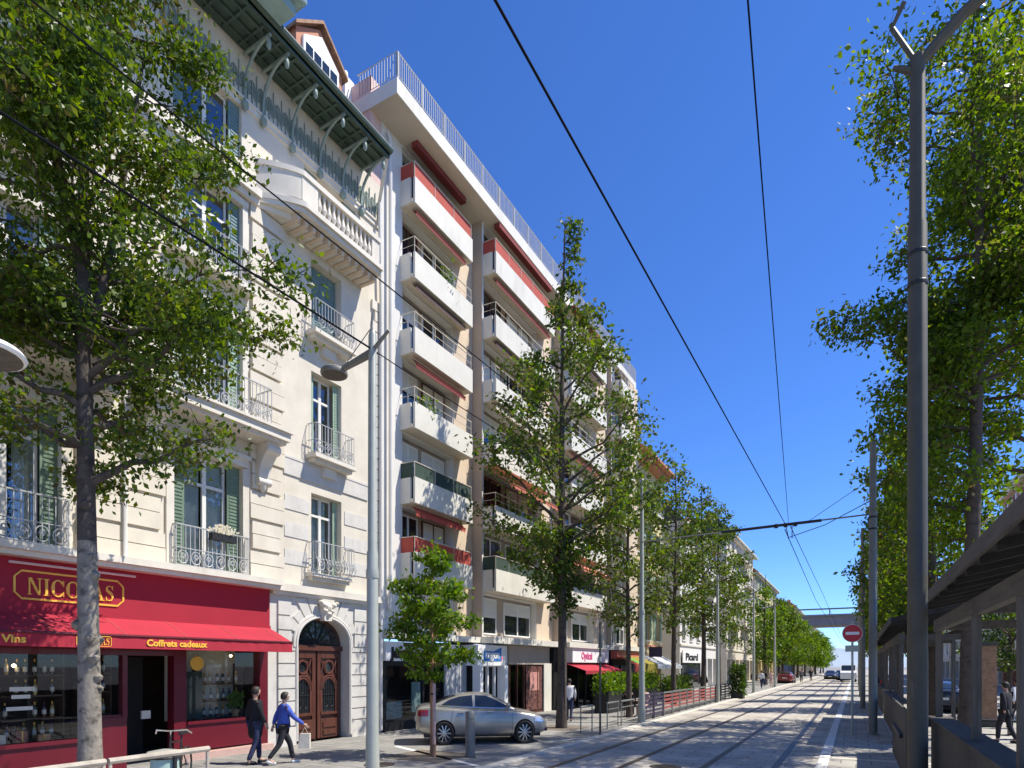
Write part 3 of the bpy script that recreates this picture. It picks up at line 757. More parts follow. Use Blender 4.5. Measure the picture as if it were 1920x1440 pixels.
b = MB(); b.tube([(-X1+1.0, 14.6, 17.85), (-X1+.16, 15.2, 17.2), (-X1+.14, 15.3, 14.0), (-X1+.14, 15.3, .1)], .055, 8); b.tube([(-X1+.12, 7.3, 17), (-X1+.14, 7.3, 4.5)], .045, 8); b.build('drainpipe', m['greywall'], B1)

# --- shop front (part of the building)
fr = MB(); fb(fr, X1, 0, .12, -3, 10.98, 3.2, 4.199); fb(fr, X1, .12, .16, -3, 10.98, 3.16, 3.24)
sf = fr.build('shop_fascia', m['red_sign'], B1)
b = MB(); cham_frame(b, X1, .122, 5.33, 7.28, 3.43, 3.98, .13, .035); b.build('sign_frame', m['gold'], sf)
b = MB(); serif_word(b, 'NICOLAS', 5.55, 7.08, 3.53, 3.85, X1, .122); b.build('sign_lettering', m['gold'], sf)
b = MB(); b.tube([(-X1+.3, 5.2, 4.08), (-X1+.3, 7.42, 4.08)], .025, 6)
for s in (5.6, 7.1): b.tube([(-X1+.1, s, 4.12), (-X1+.3, s, 4.08)], .015, 5)
b.build('sign_light', m['c_pink'], sf)
b = MB()      # awning
e0, e1 = .16, .95
b.quad((-X1+e0,-3,3.18),(-X1+e0,10.95,3.18),(-X1+e1,11.0,2.80),(-X1+e1,-3,2.80))
b.quad((-X1+e0,-3,3.15),(-X1+e0,10.95,3.15),(-X1+e1,11.0,2.77),(-X1+e1,-3,2.77))
b.ngon([(-X1+e0,10.95,3.18),(-X1+e1,11.0,2.80),(-X1+e1,11.0,2.56),(-X1+e0,10.95,2.9)])
aw = b.build('awning', m['red_cloth'], B1)
b = MB(); n = 90
for i in range(n):
    sa, sb_ = -3+14*i/n, -3+14*(i+1)/n
    oa, ob = [e1+.006*math.sin(q*7.3)+.004*math.sin(q*17) for q in (i*.35, (i+1)*.35)]
    b.quad((-X1+oa,sa,2.79),(-X1+ob,sb_,2.79),(-X1+ob,sb_,2.54),(-X1+oa,sa,2.54))
b.build('valance', m['red_cloth'], aw)
b = MB(); b.tube([(-X1+e1, -3, 2.795), (-X1+e1, 11.0, 2.795)], .028, 6); b.build('awning_bar', m['darkred'], aw)
b = MB()
for s in np.arange(-2, 10.9, 1.27): b.tube([(-X1+e0+.0, s, 3.186), (-X1+e1, s+.01, 2.806)], .006, 4)
b.build('awning_seam', m['aw_salmon'], aw)
b = MB()
add_text(b, 'Coffrets cadeaux', .185, on_left(X1, 7.28, 2.605), .006, .004, width=1.34); b.v = [(v[0]+e1+.012, v[1], v[2]) for v in b.v]
k0 = len(b.v); cham_frame(b, X1, e1+.012, 5.98, 6.6, 2.565, 2.765, .03, .012, .006); serif_word(b, 'NICOLAS', 6.02, 6.56, 2.60, 2.735, X1, e1+.012, .006)
k1 = len(b.v); add_text(b, 'Vins', .185, on_left(X1, 4.83, 2.605), .006, .004, width=.36); b.v[k1:] = [(v[0]+e1+.012, v[1], v[2]) for v in b.v[k1:]]
b.build('valance_lettering', m['gold'], aw)
# shop interior shell and frames
b = MB(); fb(b, X1, -3.2, -3.1, -3, 10.95, 0, 3.2); b.quad((-X1-3.1,-3,3.19),(-X1,-3,3.19),(-X1,10.95,3.19),(-X1-3.1,10.95,3.19)); fb(b, X1, -3.1, -.1, 10.92, 10.97, 0, 3.2); fb(b, X1, -3.1, -.1, -3.05, -3, 0, 3.2)
b.build('shop_interior', m['shelf'], B1)
b = MB()
fb(b, X1, -.15, 0, -3, 6.62, 0, .72); fb(b, X1, -.12, .02, 6.62, 7.4, 0, 1.1); fb(b, X1, -.15, .0, 8.75, 10.72, .2, .86); fb(b, X1, -.25, .0, 8.45, 8.75, .16, 3.16)
fb(b, X1, -.2, .06, 10.72, 10.97, .16, 3.16); fb(b, X1, -.15, .0, -3, 8.45, 2.42, 3.16); fb(b, X1, -.15, .0, 8.75, 10.72, 2.62, 3.16)
fb(b, X1, -.15, .01, 6.56, 6.68, .72, 2.42); fb(b, X1, -.15, .01, 7.32, 7.42, 1.1, 2.42); fb(b, X1, -.15, .01, 5.0, 5.06, .72, 2.42); fb(b, X1, -.12, -.02, 6.68, 7.32, 1.1, 1.16)
fb(b, X1, .0, .05, -3, 6.6, .66, .74); fb(b, X1, .0, .05, 8.76, 10.7, .82, .89)
b.build('shopfront_frame', m['darkred'], B1)
b = MB(); fb(b, X1, -.5, .25, 8.45, 11.0, 0, .158); b.build('shop_step', m['pinkstone'], B1)
b = MB()
for (a, c, z0, z1) in ((-3, 5.0, .72, 2.42), (5.06, 6.56, .72, 2.42), (6.68, 7.32, 1.16, 2.42), (8.75, 10.72, .89, 2.62)):
    b.quad((-X1-.07,a,z0),(-X1-.07,c,z0),(-X1-.07,c,z1),(-X1-.07,a,z1))
b.build('shop_window', m['shopglass'], B1)
b = MB(); fb(b, X1, -.95, -.9, 8.8, 10.7, .86, 2.62); b.build('display_backdrop', m['paper'], B1)
b = MB(); fb(b, X1, -.5, -.46, 8.82, 9.45, .9, 2.05); b.build('display_panel', m['aw_green'], B1)
b = MB(); b.lathe((-X1-.055, 9.05, 2.25), [(.17,-.006),(.17,.006)], 24, 'x'); b.build('round_sticker', m['yolk'], B1)
b = MB(); fb(b, X1, -1.2, -1.15, 7.5, 8.4, 0, 2.4); fb(b, X1, -.9, -.12, 7.42, 7.46, 0, 2.4); b.build('shop_door_recess', m['dark'], B1)
b = MB(); fb(b, X1, -.45, -.4, 7.95, 8.15, 1.0, 1.18); b.build('door_notice', m['paper'], B1)
b = MB(); fb(b, X1, -.066, -.062, 5.35, 5.75, 1.72, 1.8); fb(b, X1, -.066, -.062, 5.38, 5.68, 1.58, 1.65); fb(b, X1, -.066, -.062, 5.3, 5.72, 1.36, 1.43); b.build('window_stickers', m['paper'], B1)
# shelves with bottles: goods on display, each bottle its own
shelves = []
def shelf(s0, s1, o, zs, lab):
    t = thing('display_shelf', lab, 'shelf', (-X1+o, (s0+s1)/2, .0))
    b = MB()
    for z in zs: fb(b, X1, o-.18, o+.18, s0, s1, z-.03, z)
    for s in (s0, s1): fb(b, X1, o-.18, o+.18, s-.03, s, 0, zs[-1]+.5)
    b.build('shelf_boards', m['shelf'], t); return t
shelf(3.6, 6.4, -.55, (.78, 1.18, 1.62, 2.02), 'dark wooden bottle shelf behind the left shop window')
shelf(6.72, 7.3, -.55, (1.18, 1.66, 2.05), 'narrow wooden bottle shelf behind the small pane left of the shop doorway')
shelf(9.5, 10.65, -.7, (.92, 1.32, 1.75), 'display shelf with bottles in the right shop window next to the round orange sticker')
def bottle_proto(mt, lab, grp):
    t = thing('wine_bottle', lab, 'bottle', (0,0,0), grp)
    b = MB(); b.lathe((0,0,0), [(.036,0),(.038,.01),(.038,.19),(.03,.215),(.014,.24),(.013,.30),(.015,.305)], 8); b.build('bottle', m[mt], t, True)
    b = MB(); b.lathe((0,0,.06), [(.0385,0),(.0385,.09)], 8, cap=False); b.build('paper_label', m['paper'], t)
    b = MB(); b.lathe((0,0,.255), [(.0145,0),(.0145,.052)], 8); b.build('capsule', m['gold' if mt != 'bottle_r' else 'darkred'], t)
    return t
rb = random.Random(4)
groups = [('bottle_g', 'dark green wine bottle with a cream label on the left shop window shelves', 'green bottles in the left shop window'),
          ('bottle_r', 'dark red wine bottle with a cream label on the left shop window shelves', 'red bottles in the left shop window'),
          ('bottle_w', 'amber bottle with a cream label on the left shop window shelves', 'amber bottles in the left shop window')]
protos = [bottle_proto(*g) for g in groups]; first = [True]*3
def put(k, loc, lab=None, grp=None):
    o = protos[k]
    if first[k]: first[k] = False
    else: o = copy_tree(o)
    o.location = loc
    if lab: o['label'] = lab; o['group'] = grp
for z in (.78, 1.18, 1.62, 2.02):
    for i in range(17):
        if rb.random() < .1: continue
        put(rb.choice((0,0,1,2)), (-X1-.5+rb.uniform(-.05,.08), 3.75+i*.155+rb.uniform(-.02,.02), z+.002))
cols = ('green', 'dark red', 'amber')
for z in (.92, 1.32, 1.75):
    for i in range(6):
        k = rb.choice((0,0,2,1)); put(k, (-X1-.62, 9.6+i*.18+rb.uniform(-.03,.03), z+.002), f'{cols[k]} bottle on the display shelf in the right shop window', f'{cols[k]} bottles in the right shop window')
for z in (1.18, 1.66, 2.05):
    for i in range(4):
        k = rb.choice((0,1,2)); put(k, (-X1-.5, 6.8+i*.13, z+.002), f'{cols[k]} bottle on the narrow shelf beside the shop doorway', f'{cols[k]} bottles beside the shop doorway')
for i in range(7):
    t = thing('gift_box', 'small gift box among the bottles low in the left shop window', 'box', (-X1-.25, 3.8+i*.36, .74), 'gift boxes in the left shop window')
    b = MB(); h = .12+.05*(i % 3); b.box(-X1-.32,-X1-.18, 3.7+i*.36, 3.9+i*.36, .742, .742+h); b.build('box', m[('card','paper','darkred')[i % 3]], t)
    b = MB(); b.box(-X1-.324,-X1-.176, 3.79+i*.36, 3.81+i*.36, .742, .745+h); b.build('ribbon', m['gold'], t)
em = bpy.data.materials.new('warm_bulb'); em.use_nodes = True; eb = em.node_tree.nodes['Principled BSDF']; eb.inputs['Emission Color'].default_value = (1,.75,.42,1); eb.inputs['Emission Strength'].default_value = 9
for k, (s, z, lab) in enumerate(((5.55, 2.2, 'small lit spot lamp hanging inside the left shop window'), (3.9, 2.3, 'small lit spot lamp near the left edge of the left shop window'), (10.2, 2.45, 'small lit spot lamp hanging inside the right shop window'))):
    t = thing('spot_lamp', lab, 'lamp', (-X1-.4, s, z), 'lit shop window lamps')
    b = MB(); b.lathe((-X1-.4,s,z), [(.005,-.035),(.035,-.01),(.035,.01),(.005,.035)], 10); b.build('bulb', em, t, True)
    b = MB(); b.tube([(-X1-.4,s,z+.03),(-X1-.4,s,3.18)], .006, 4); b.build('cord', m['iron'], t)
t = thing('potted_plant', 'leafy green plant displayed low in the right shop window', 'plant', (-X1-.3, 10.25, .9))
b = MB(); b.lathe((-X1-.3, 10.25, .9), [(.07,0),(.1,.16),(.1,.18)], 10); b.build('pot', m['card'], t)
b = MB(); rp = random.Random(5)
for i in range(70):
    a = rp.uniform(0, 6.28); r = rp.uniform(.03, .22); z = 1.08+rp.uniform(0,.4); c = (-X1-.3+r*.6*math.cos(a), 10.25+r*math.sin(a), z)
    b.quad(c, (c[0]+.03,c[1]+.04,c[2]+.02), (c[0]+.02,c[1]+.03,c[2]+.1), (c[0]-.02,c[1]-.02,c[2]+.06))
b.build('foliage', m['leaf_b'], t)
t = thing('flower_box', 'trough of pale flowers on the iron railing of the first floor window above the shop', 'plant', (-X1+.26, 9.55, 5.3))
b = MB(); fb(b, X1, .14, .32, 9.2, 9.85, 5.2, 5.36); b.build('trough', m['iron'], t)
b = MB()
for i in range(120):
    c = (-X1+.23+rp.uniform(-.1,.14), 9.5+rp.gauss(0,.16), 5.36+rp.uniform(0,.2)); b.quad(c, (c[0]+.03,c[1]+.03,c[2]), (c[0]+.02,c[1]+.04,c[2]+.05), (c[0]-.01,c[1]+.01,c[2]+.05))
b.build('flowers', m['floral'], t)
# ------------------------------------------------------------------ modern apartment block with stepped bays
B2 = thing('modern_apartment_block', 'eight storey pale apartment block with stacked white balconies and coloured awnings', 'building', (-13.6, 27, 0))
BAYS = [ # X plane, s start, opening end, bay end, balcony s0, s1
    (13.6, 16.42, 19.55, 20.93, 16.42, 20.05),
    (13.12, 20.93, 25.7, 27.5, 20.97, 26.5),
    (12.72, 27.5, 31.8, 33.9, 27.54, 32.4),
    (12.4, 33.9, 36.9, 38.8, 33.94, 36.3)]
ZK = [5.2+2.54*k for k in range(6)]
TOPZ = 20.1
b = MB(); wall(b, 13.6, 15.47, 16.38, 3.35, 20.1, [], .3)
b.box(-13.6-14, -13.602, 15.47, 15.6, 0, 20.1)
for i, (X, a, op, e, b0, b1) in enumerate(BAYS):
    hol = [(a+.12, op, z+.12, min(z+2.46, 20.05), .35, None) for z in ZK] + [(a+.12, op, 3.42, 5.1, .3, None)]
    wall(b, X, a if i else 16.38, e, 3.35, TOPZ, hol, .35)
    if i: b.box(-X-1.5, -X-.002, a-.004, a+.1, 3.35, TOPZ)
b.box(-26, -12.402, 38.68, 38.796, 0, 20.1)
b.box(-27, -13.7, 15.48, 38.7, 19.95, 20.09)
b.build('facade_wall', m['greywall'], B2)
b = MB()
for i, (X, a, op, e, b0, b1) in enumerate(BAYS):
    fb(b, X, .0, .02, op+.05, e-.06, 3.36, TOPZ-.05)           # peach pilaster facing
b.build('pilasters', m['peach'], B2)
b = MB()
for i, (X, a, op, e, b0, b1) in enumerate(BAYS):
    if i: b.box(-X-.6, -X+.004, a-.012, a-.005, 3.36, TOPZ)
b.build('step_return', m['taupe'], B2)  # shade on these camera-facing sides is painted in as taupe
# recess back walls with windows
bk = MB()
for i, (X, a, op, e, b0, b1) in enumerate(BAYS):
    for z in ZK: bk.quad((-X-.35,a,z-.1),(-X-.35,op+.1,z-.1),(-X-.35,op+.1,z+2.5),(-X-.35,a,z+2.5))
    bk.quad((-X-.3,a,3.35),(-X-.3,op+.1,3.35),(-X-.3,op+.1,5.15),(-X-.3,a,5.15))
bk.build('recess_wall', m['taupe'], B2)  # taupe darkens the back walls in place of loggia shade
def pane_win(root, X, s0, s1, z0, z1, o, shutter=0., split=2, frame='white', dark='darkglass'):
    b = MB(); f = .05
    fb(b, X, o, o+.06, s0, s0+f, z0, z1); fb(b, X, o, o+.06, s1-f, s1, z0, z1); fb(b, X, o, o+.06, s0+f, s1-f, z1-f, z1); fb(b, X, o, o+.06, s0+f, s1-f, z0, z0+f)
    for k in range(1, split):
        c = s0+(s1-s0)*k/split; fb(b, X, o, o+.062, c-.035, c+.035, z0+f, z1-f)
    wn = b.build('window', m[frame], root)
    b = MB(); fb(b, X, o+.004, o+.03, s0+f, s1-f, z0+f, z1-f); b.build('pane', m[dark], wn)
    if shutter:
        b = MB(); zt = z1-f-(z1-z0)*shutter; fb(b, X, o+.034, o+.05, s0+f, s1-f, zt, z1-f)
        k = zt+.04
        while k < z1-f-.03: fb(b, X, o+.05, o+.056, s0+f, s1-f, k, k+.035); k += .055
        b.build('roller_shutter', m['offwhite'], wn)
    return wn
rw = random.Random(11)
for i, (X, a, op, e, b0, b1) in enumerate(BAYS):
    for k, z in enumerate(ZK):
        wm = a+.25; ws = (op-a-.4)
        pane_win(B2, X, wm, wm+ws*.40, z+.14, z+2.32, -.35, rw.choice((0,.3,.6,0)), 2, rw.choice(('white','wood_door','white')))
        pane_win(B2, X, wm+ws*.5, wm+ws, z+.14, z+2.32, -.35, rw.choice((0,0,.35,.8)), 2, rw.choice(('white','wood_door','white')))
    L_ = op-a
    pane_win(B2, X, a+.2, a+.2+L_*.28, 3.5, 5.0, -.3, .5, 1)
    pane_win(B2, X, a+.3+L_*.40, op-.15, 3.5, 4.95, -.3, .35, 2)
# balconies: (panel colour, awning colour, drop)
STY = {(0,5):('aw_red','aw_dred',.25),(0,4):(None,'aw_brown',.2),(0,3):(None,'aw_dred',.5),(0,2):(None,None,0),(0,1):('aw_green','aw_red',.45),(0,0):('aw_red',None,0),
       (1,5):('aw_red','aw_dred',.25),(1,4):(None,'aw_brown',.2),(1,3):(None,'soffit',.2),(1,2):(None,'aw_salmon',1.0),(1,1):(None,None,0),(1,0):('aw_green',None,0),
       (2,5):(None,'aw_brown',.2),(2,4):(None,None,0),(2,3):(None,'aw_dred',.3),(2,2):(None,None,0),(2,1):(None,'aw_salmon',.8),(2,0):('iron',None,0),
       (3,5):(None,None,0),(3,4):(None,'aw_dred',.2),(3,3):(None,None,0),(3,2):(None,None,0),(3,1):(None,None,0),(3,0):(None,None,0)}
pp = .6
for i, (X, a, op, e, b0, b1) in enumerate(BAYS):
    for k, z in enumerate(ZK):
        pan, awn, drop = STY[(i,k)]
        b = MB()
        fb(b, X, pp-.08, pp, b0+.06, b1, z-.02, z+.86)                 # front parapet
        fb(b, X, -.05, pp-.16, b0, b0+.08, z-.02, z+.84)               # end panel (gap left at the corner)
        fb(b, X, -.05, pp-.08, b1-.08, b1-.002, z-.02, z+.84)
        bal = b.build('balcony', m['bal_white'], B2)
        b = MB(); fb(b, X, -.34, pp-.082, b0+.001, b1-.003, z-.01, z+.11); b.build('floor_slab', m['soffit'], bal)
        b = MB()
        zt = z+1.38
        b.tube([(-X-.02, b0+.05, zt), (-X+pp-.04, b0+.07, zt), (-X+pp-.04, b1-.04, zt)], .019, 6)
        n = max(3, round((b1-b0)/1.1))
        for q in range(n+1):
            s = b0+.08+(b1-b0-.14)*q/n; b.tube([(-X+pp-.04, s, z+.86), (-X+pp-.04, s, zt)], .014, 5)
        if not pan:
            b.tube([(-X-.02, b0+.05, z+1.1), (-X+pp-.04, b0+.07, z+1.1), (-X+pp-.04, b1-.04, z+1.1)], .010, 5)
        b.build('handrail', m['soffit'], bal)
        if pan:
            b = MB(); fb(b, X, pp-.055, pp-.045, b0+.09, b1-.06, z+.86, zt-.02); fb(b, X, .0, pp-.07, b0+.045, b0+.055, z+.84, zt-.02)
            b.build('screen_panel', m[pan], bal)
        if awn:
            b = MB(); zt = z-.06
            s0_, s1_ = b0+.25, b1-.35
            if drop > .7:
                b.quad((-X+.0,s0_,zt-.1),(-X+.0,s1_,zt-.1),(-X+1.15,s1_,zt-.75),(-X+1.15,s0_,zt-.75)); zb_, oo = zt-.75, 1.15
            else:
                b.quad((-X+.3,s0_,zt),(-X+.3,s1_,zt),(-X+pp-.1,s1_,zt-drop*.5),(-X+pp-.1,s0_,zt-drop*.5)); zb_, oo = zt-drop*.5, pp-.1
            n = 26
            for q in range(n):
                sa = s0_+(s1_-s0_)*q/n; sb_ = s0_+(s1_-s0_)*(q+1)/n; mid = (sa+sb_)/2
                b.ngon([(-X+oo,sa,zb_),(-X+oo,sb_,zb_),(-X+oo,sb_,zb_-.1),(-X+oo,mid,zb_-.17),(-X+oo,sa,zb_-.1)])
            b.tube([(-X+oo, s0_, zb_+.01), (-X+oo, s1_, zb_+.01)], .022, 5)
            b.build('awning', m[awn], bal)
# projecting roof terrace
b = MB()
b.prism([(-13.6-3, 14.95, TOPZ), (-12.5, 14.95, TOPZ), (-12.5, 38.8, TOPZ), (-13.6-3, 38.8, TOPZ)], (0,0,.5))
tr = b.build('terrace_slab', m['bal_white'], B2)
b = MB()
b.quad((-16,14.96,TOPZ-.004),(-12.56,14.96,TOPZ-.004),(-12.56,38.7,TOPZ-.004),(-16,38.7,TOPZ-.004)); b.build('terrace_soffit', m['soffit'], B2)
b = MB()
b.tube([(-14.2, 15.0, TOPZ+1.36), (-12.54, 15.0, TOPZ+1.36), (-12.54, 38.8, TOPZ+1.36)], .022, 5); b.tube([(-14.2, 15.0, TOPZ+.62), (-12.54, 15.0, TOPZ+.62), (-12.54, 38.8, TOPZ+.62)], .018, 5)
for k in range(int(23.8/.11)):
    s = 15.0+k*.11; b.box(-12.552, -12.528, s, s+.02, TOPZ+.62, TOPZ+1.35)
for k in range(14): b.box(-14.1+k*.115, -14.08+k*.115, 14.99, 15.01, TOPZ+.62, TOPZ+1.35)
for k in range(20): b.box(-12.57, -12.51, 15.0+k*1.25, 15.05+k*1.25, TOPZ+.3, TOPZ+1.36)
b.build('terrace_railing', m['iron_l'], B2)
for (s0_, s1_, X) in ((16.6, 19.6, 13.6), (21.3, 26.2, 13.12), (28, 32, 12.72)):
    b = MB(); fb(b, X, .35, .6, s0_, s1_, TOPZ-.22, TOPZ-.03); b.build('folded_awning', m['aw_dred'], B2)
b = MB()      # penthouse and party wall
b.box(-28, -13.62, 14.99, 15.46, 17, 21.2); b.build('party_wall', m['pinkwall'], B2)
b = MB(); b.box(-26, -16.2, 15.6, 38, 20.6, 23.1); b.build('penthouse', m['bal_white'], B2)
b = MB(); b.box(-26.2, -15.9, 15.4, 38.2, 23.1, 23.3); b.build('penthouse_roof', m['white'], B2)
pane_win(B2, 16.2, 17, 19, 20.8, 22.6, .0, 0, 2); pane_win(B2, 16.2, 20, 23, 20.8, 22.6, .0, 0, 3)
b = MB(); b.tube([(-13.55,15.75,19.9),(-13.45,15.75,19.6),(-13.45,15.75,4)], .06, 6); b.build('drainpipe', m['greywall'], B2)

# --- ground floor shops of the apartment block
b = MB()
fb(b, 13.6, -.5, .45, 15.47, 20.93, 3.12, 3.34); b.box(-13.6, -12.55, 20.9, 27.5, 3.1, 3.36); b.box(-13.6, -12.2, 27.52, 33.9, 3.1, 3.36); b.box(-13.6, -11.9, 33.92, 38.8, 3.1, 3.36)
b.build('shop_canopy', m['bal_white'], B2)
def shop(s0, s1, X, name, header, hz0, hz1, ho, glassz=(.35, 2.3), frame='white', mull=(), base='dark', doorway=None):
    b = MB(); fb(b, X, -2.6, -2.5, s0, s1, 0, 3.1); b.quad((-X-2.5,s0,0),(-X-2.5,s0,3.1),(-X-.1,s0,3.1),(-X-.1,s0,0)); b.quad((-X-2.5,s1,0),(-X-2.5,s1,3.1),(-X-.1,s1,3.1),(-X-.1,s1,0))
    b.build('shop_interior', m['dark'], B2)
    b = MB(); fb(b, X, -.1, ho, s0, s1, hz0, hz1); h = b.build(name, m[header], B2)
    b = MB()
    fb(b, X, -.12, .02, s0, s0+.14, 0, hz0); fb(b, X, -.12, .02, s1-.14, s1, 0, hz0); fb(b, X, -.1, .0, s0+.14, s1-.14, glassz[1], hz0-.002); fb(b, X, -.1, .0, s0+.14, s1-.14, 0, glassz[0])
    for q in mull: fb(b, X, -.1, .01, s0+(s1-s0)*q-.05, s0+(s1-s0)*q+.05, glassz[0], glassz[1])
    b.build('shopfront_frame', m[frame], B2)
    b = MB(); b.quad((-X-.06,s0+.14,glassz[0]),(-X-.06,s1-.14,glassz[0]),(-X-.06,s1-.14,glassz[1]),(-X-.06,s0+.14,glassz[1])); b.build('shop_window', m['shopglass'], B2)
    return h
h = shop(15.5, 19.8, 13.55, 'shop_sign', 'white', 2.36, 3.0, .12, (.3, 2.2), 'black', (.5, .8))
b = MB(); add_text(b, 'Jean L', .48, on_left(13.55, 15.75, 2.47), .022, .02); 
add_text(b, 'opticien', .40, on_left(13.55, 17.7, 2.47), .02, .02); b.v = [(v[0]+.14, v[1], v[2]) for v in b.v]
b.build('sign_lettering', m['black'], h)
b = MB(); fb(b, 13.55, .0, .3, 16.3, 17.1, 3.02, 3.10); fb(b, 13.55, .122, .13, 16.4, 17.3, 2.84, 2.98); b.build('sign_panel', m['steel_d'], h)
b = MB(); fb(b, 13.55, -.9, -.85, 15.7, 17.5, .3, .9); fb(b, 13.55, -.6, -.55, 17.7, 18.3, .5, 1.6); b.build('window_display', m['teal_metal'], B2)
b = MB(); fb(b, 13.55, .0, .1, 18.9, 20.3, 0, 2.36); 
for q in range(5): fb(b, 13.55, .1, .12, 18.95+q*.28, 19.15+q*.28, 0, 2.36)
b.build('shop_shutter', m['iron_l'], B2)
b = MB(); fb(b, 12.95, -.7, .1, 20.2, 22.4, 2.2, 3.02); h = b.build('box_sign', m['white'], B2)
b = MB(); add_text(b, 'mgen', .46, on_left(12.95, 20.75, 2.5), .014, .012, width=1.05); b.v = [(v[0]+.12, v[1], v[2]) for v in b.v]; b.build('sign_lettering', m['white'], h)
b = MB(); b.prism([(-12.95+.102,20.6,2.38),(-12.95+.102,21.95,2.38),(-12.95+.102,22.0,2.95),(-12.95+.102,21.4,2.78),(-12.95+.102,20.6,2.78)], (.012,0,0)); b.build('sign_panel', m['blue'], h)
b = MB(); b.prism([(-12.95+.102,21.97,2.34),(-12.95+.102,22.12,2.5),(-12.95+.102,22.02,2.62)], (.016,0,0)); b.build('sign_accent', m['magenta'], h)
shop(20.4, 22.9, 13.1, 'shop_header', 'white', 2.3, 3.05, .02, (.1, 2.15), 'white', (.38, .6))
for (a, c) in ((22.1, 22.4), (20.2, 20.42)):
    b = MB(); fb(b, 13.1, 0, .35, a, c, 0, 2.2); b.build('white_pillar', m['white'], B2)
shop(22.95, 26.9, 13.05, 'shop_header', 'taupe', 2.25, 3.08, .05, (.1, 2.2), 'wood_door', (.2, .36, .7))
b = MB(); fb(b, 13.05, -.05, .0, 24.6, 26.2, .15, 2.2); pst = b.build('poster', m['posterd'], B2)
b = MB(); fb(b, 13.05, .002, .008, 24.95, 25.85, 1.05, 1.9); b.build('poster_panel', m['pinkposter'], pst)
b = MB(); fb(b, 13.05, 0, .06, 26.3, 27.1, 0, 2.3); b.build('pale_pillar', m['bal_white'], B2)
b = MB(); fb(b, 12.9, -.2, .0, 27.2, 28.1, 0, 3.05); b.build('black_pier', m['black'], B2)
h = shop(28.1, 33.2, 12.65, 'shop_sign', 'white', 2.36, 3.1, .35, (.05, 2.2), 'black', (.3, .5, .7))
b = MB(); add_text(b, 'Optical', .5, on_left(12.65, 29.2, 2.55), .012, .012); b.v = [(v[0]+.36, v[1], v[2]) for v in b.v]; b.build('sign_lettering', m['magenta'], h)
b = MB(); X = 12.65
b.quad((-X+.1,27.9,2.3),(-X+.1,33.4,2.3),(-X+1.15,33.4,1.95),(-X+1.15,27.9,1.95)); b.quad((-X+1.15,27.9,1.95),(-X+1.15,33.4,1.95),(-X+1.15,33.4,1.78),(-X+1.15,27.9,1.78)); b.build('shop_awning', m['red_cloth'], B2)
h = shop(33.95, 38.7, 12.35, 'shop_sign', 'aw_salmon', 2.6, 3.05, .3, (.05, 2.2), 'black', (.3, .6))
b = MB(); X = 12.35
for q, mt in enumerate(('aw_red', 'lime', 'olive', 'olive', 'olive')):
    bb = MB(); s0_ = 33.95+q*.95
    bb.quad((-X+.3,s0_,2.75),(-X+.3,s0_+.95,2.75),(-X+1.3,s0_+.95,2.3),(-X+1.3,s0_,2.3)); bb.quad((-X+1.3,s0_,2.3),(-X+1.3,s0_+.95,2.3),(-X+1.3,s0_+.95,1.7),(-X+1.3,s0_,1.7)); bb.build('shop_awning', m[mt], B2)

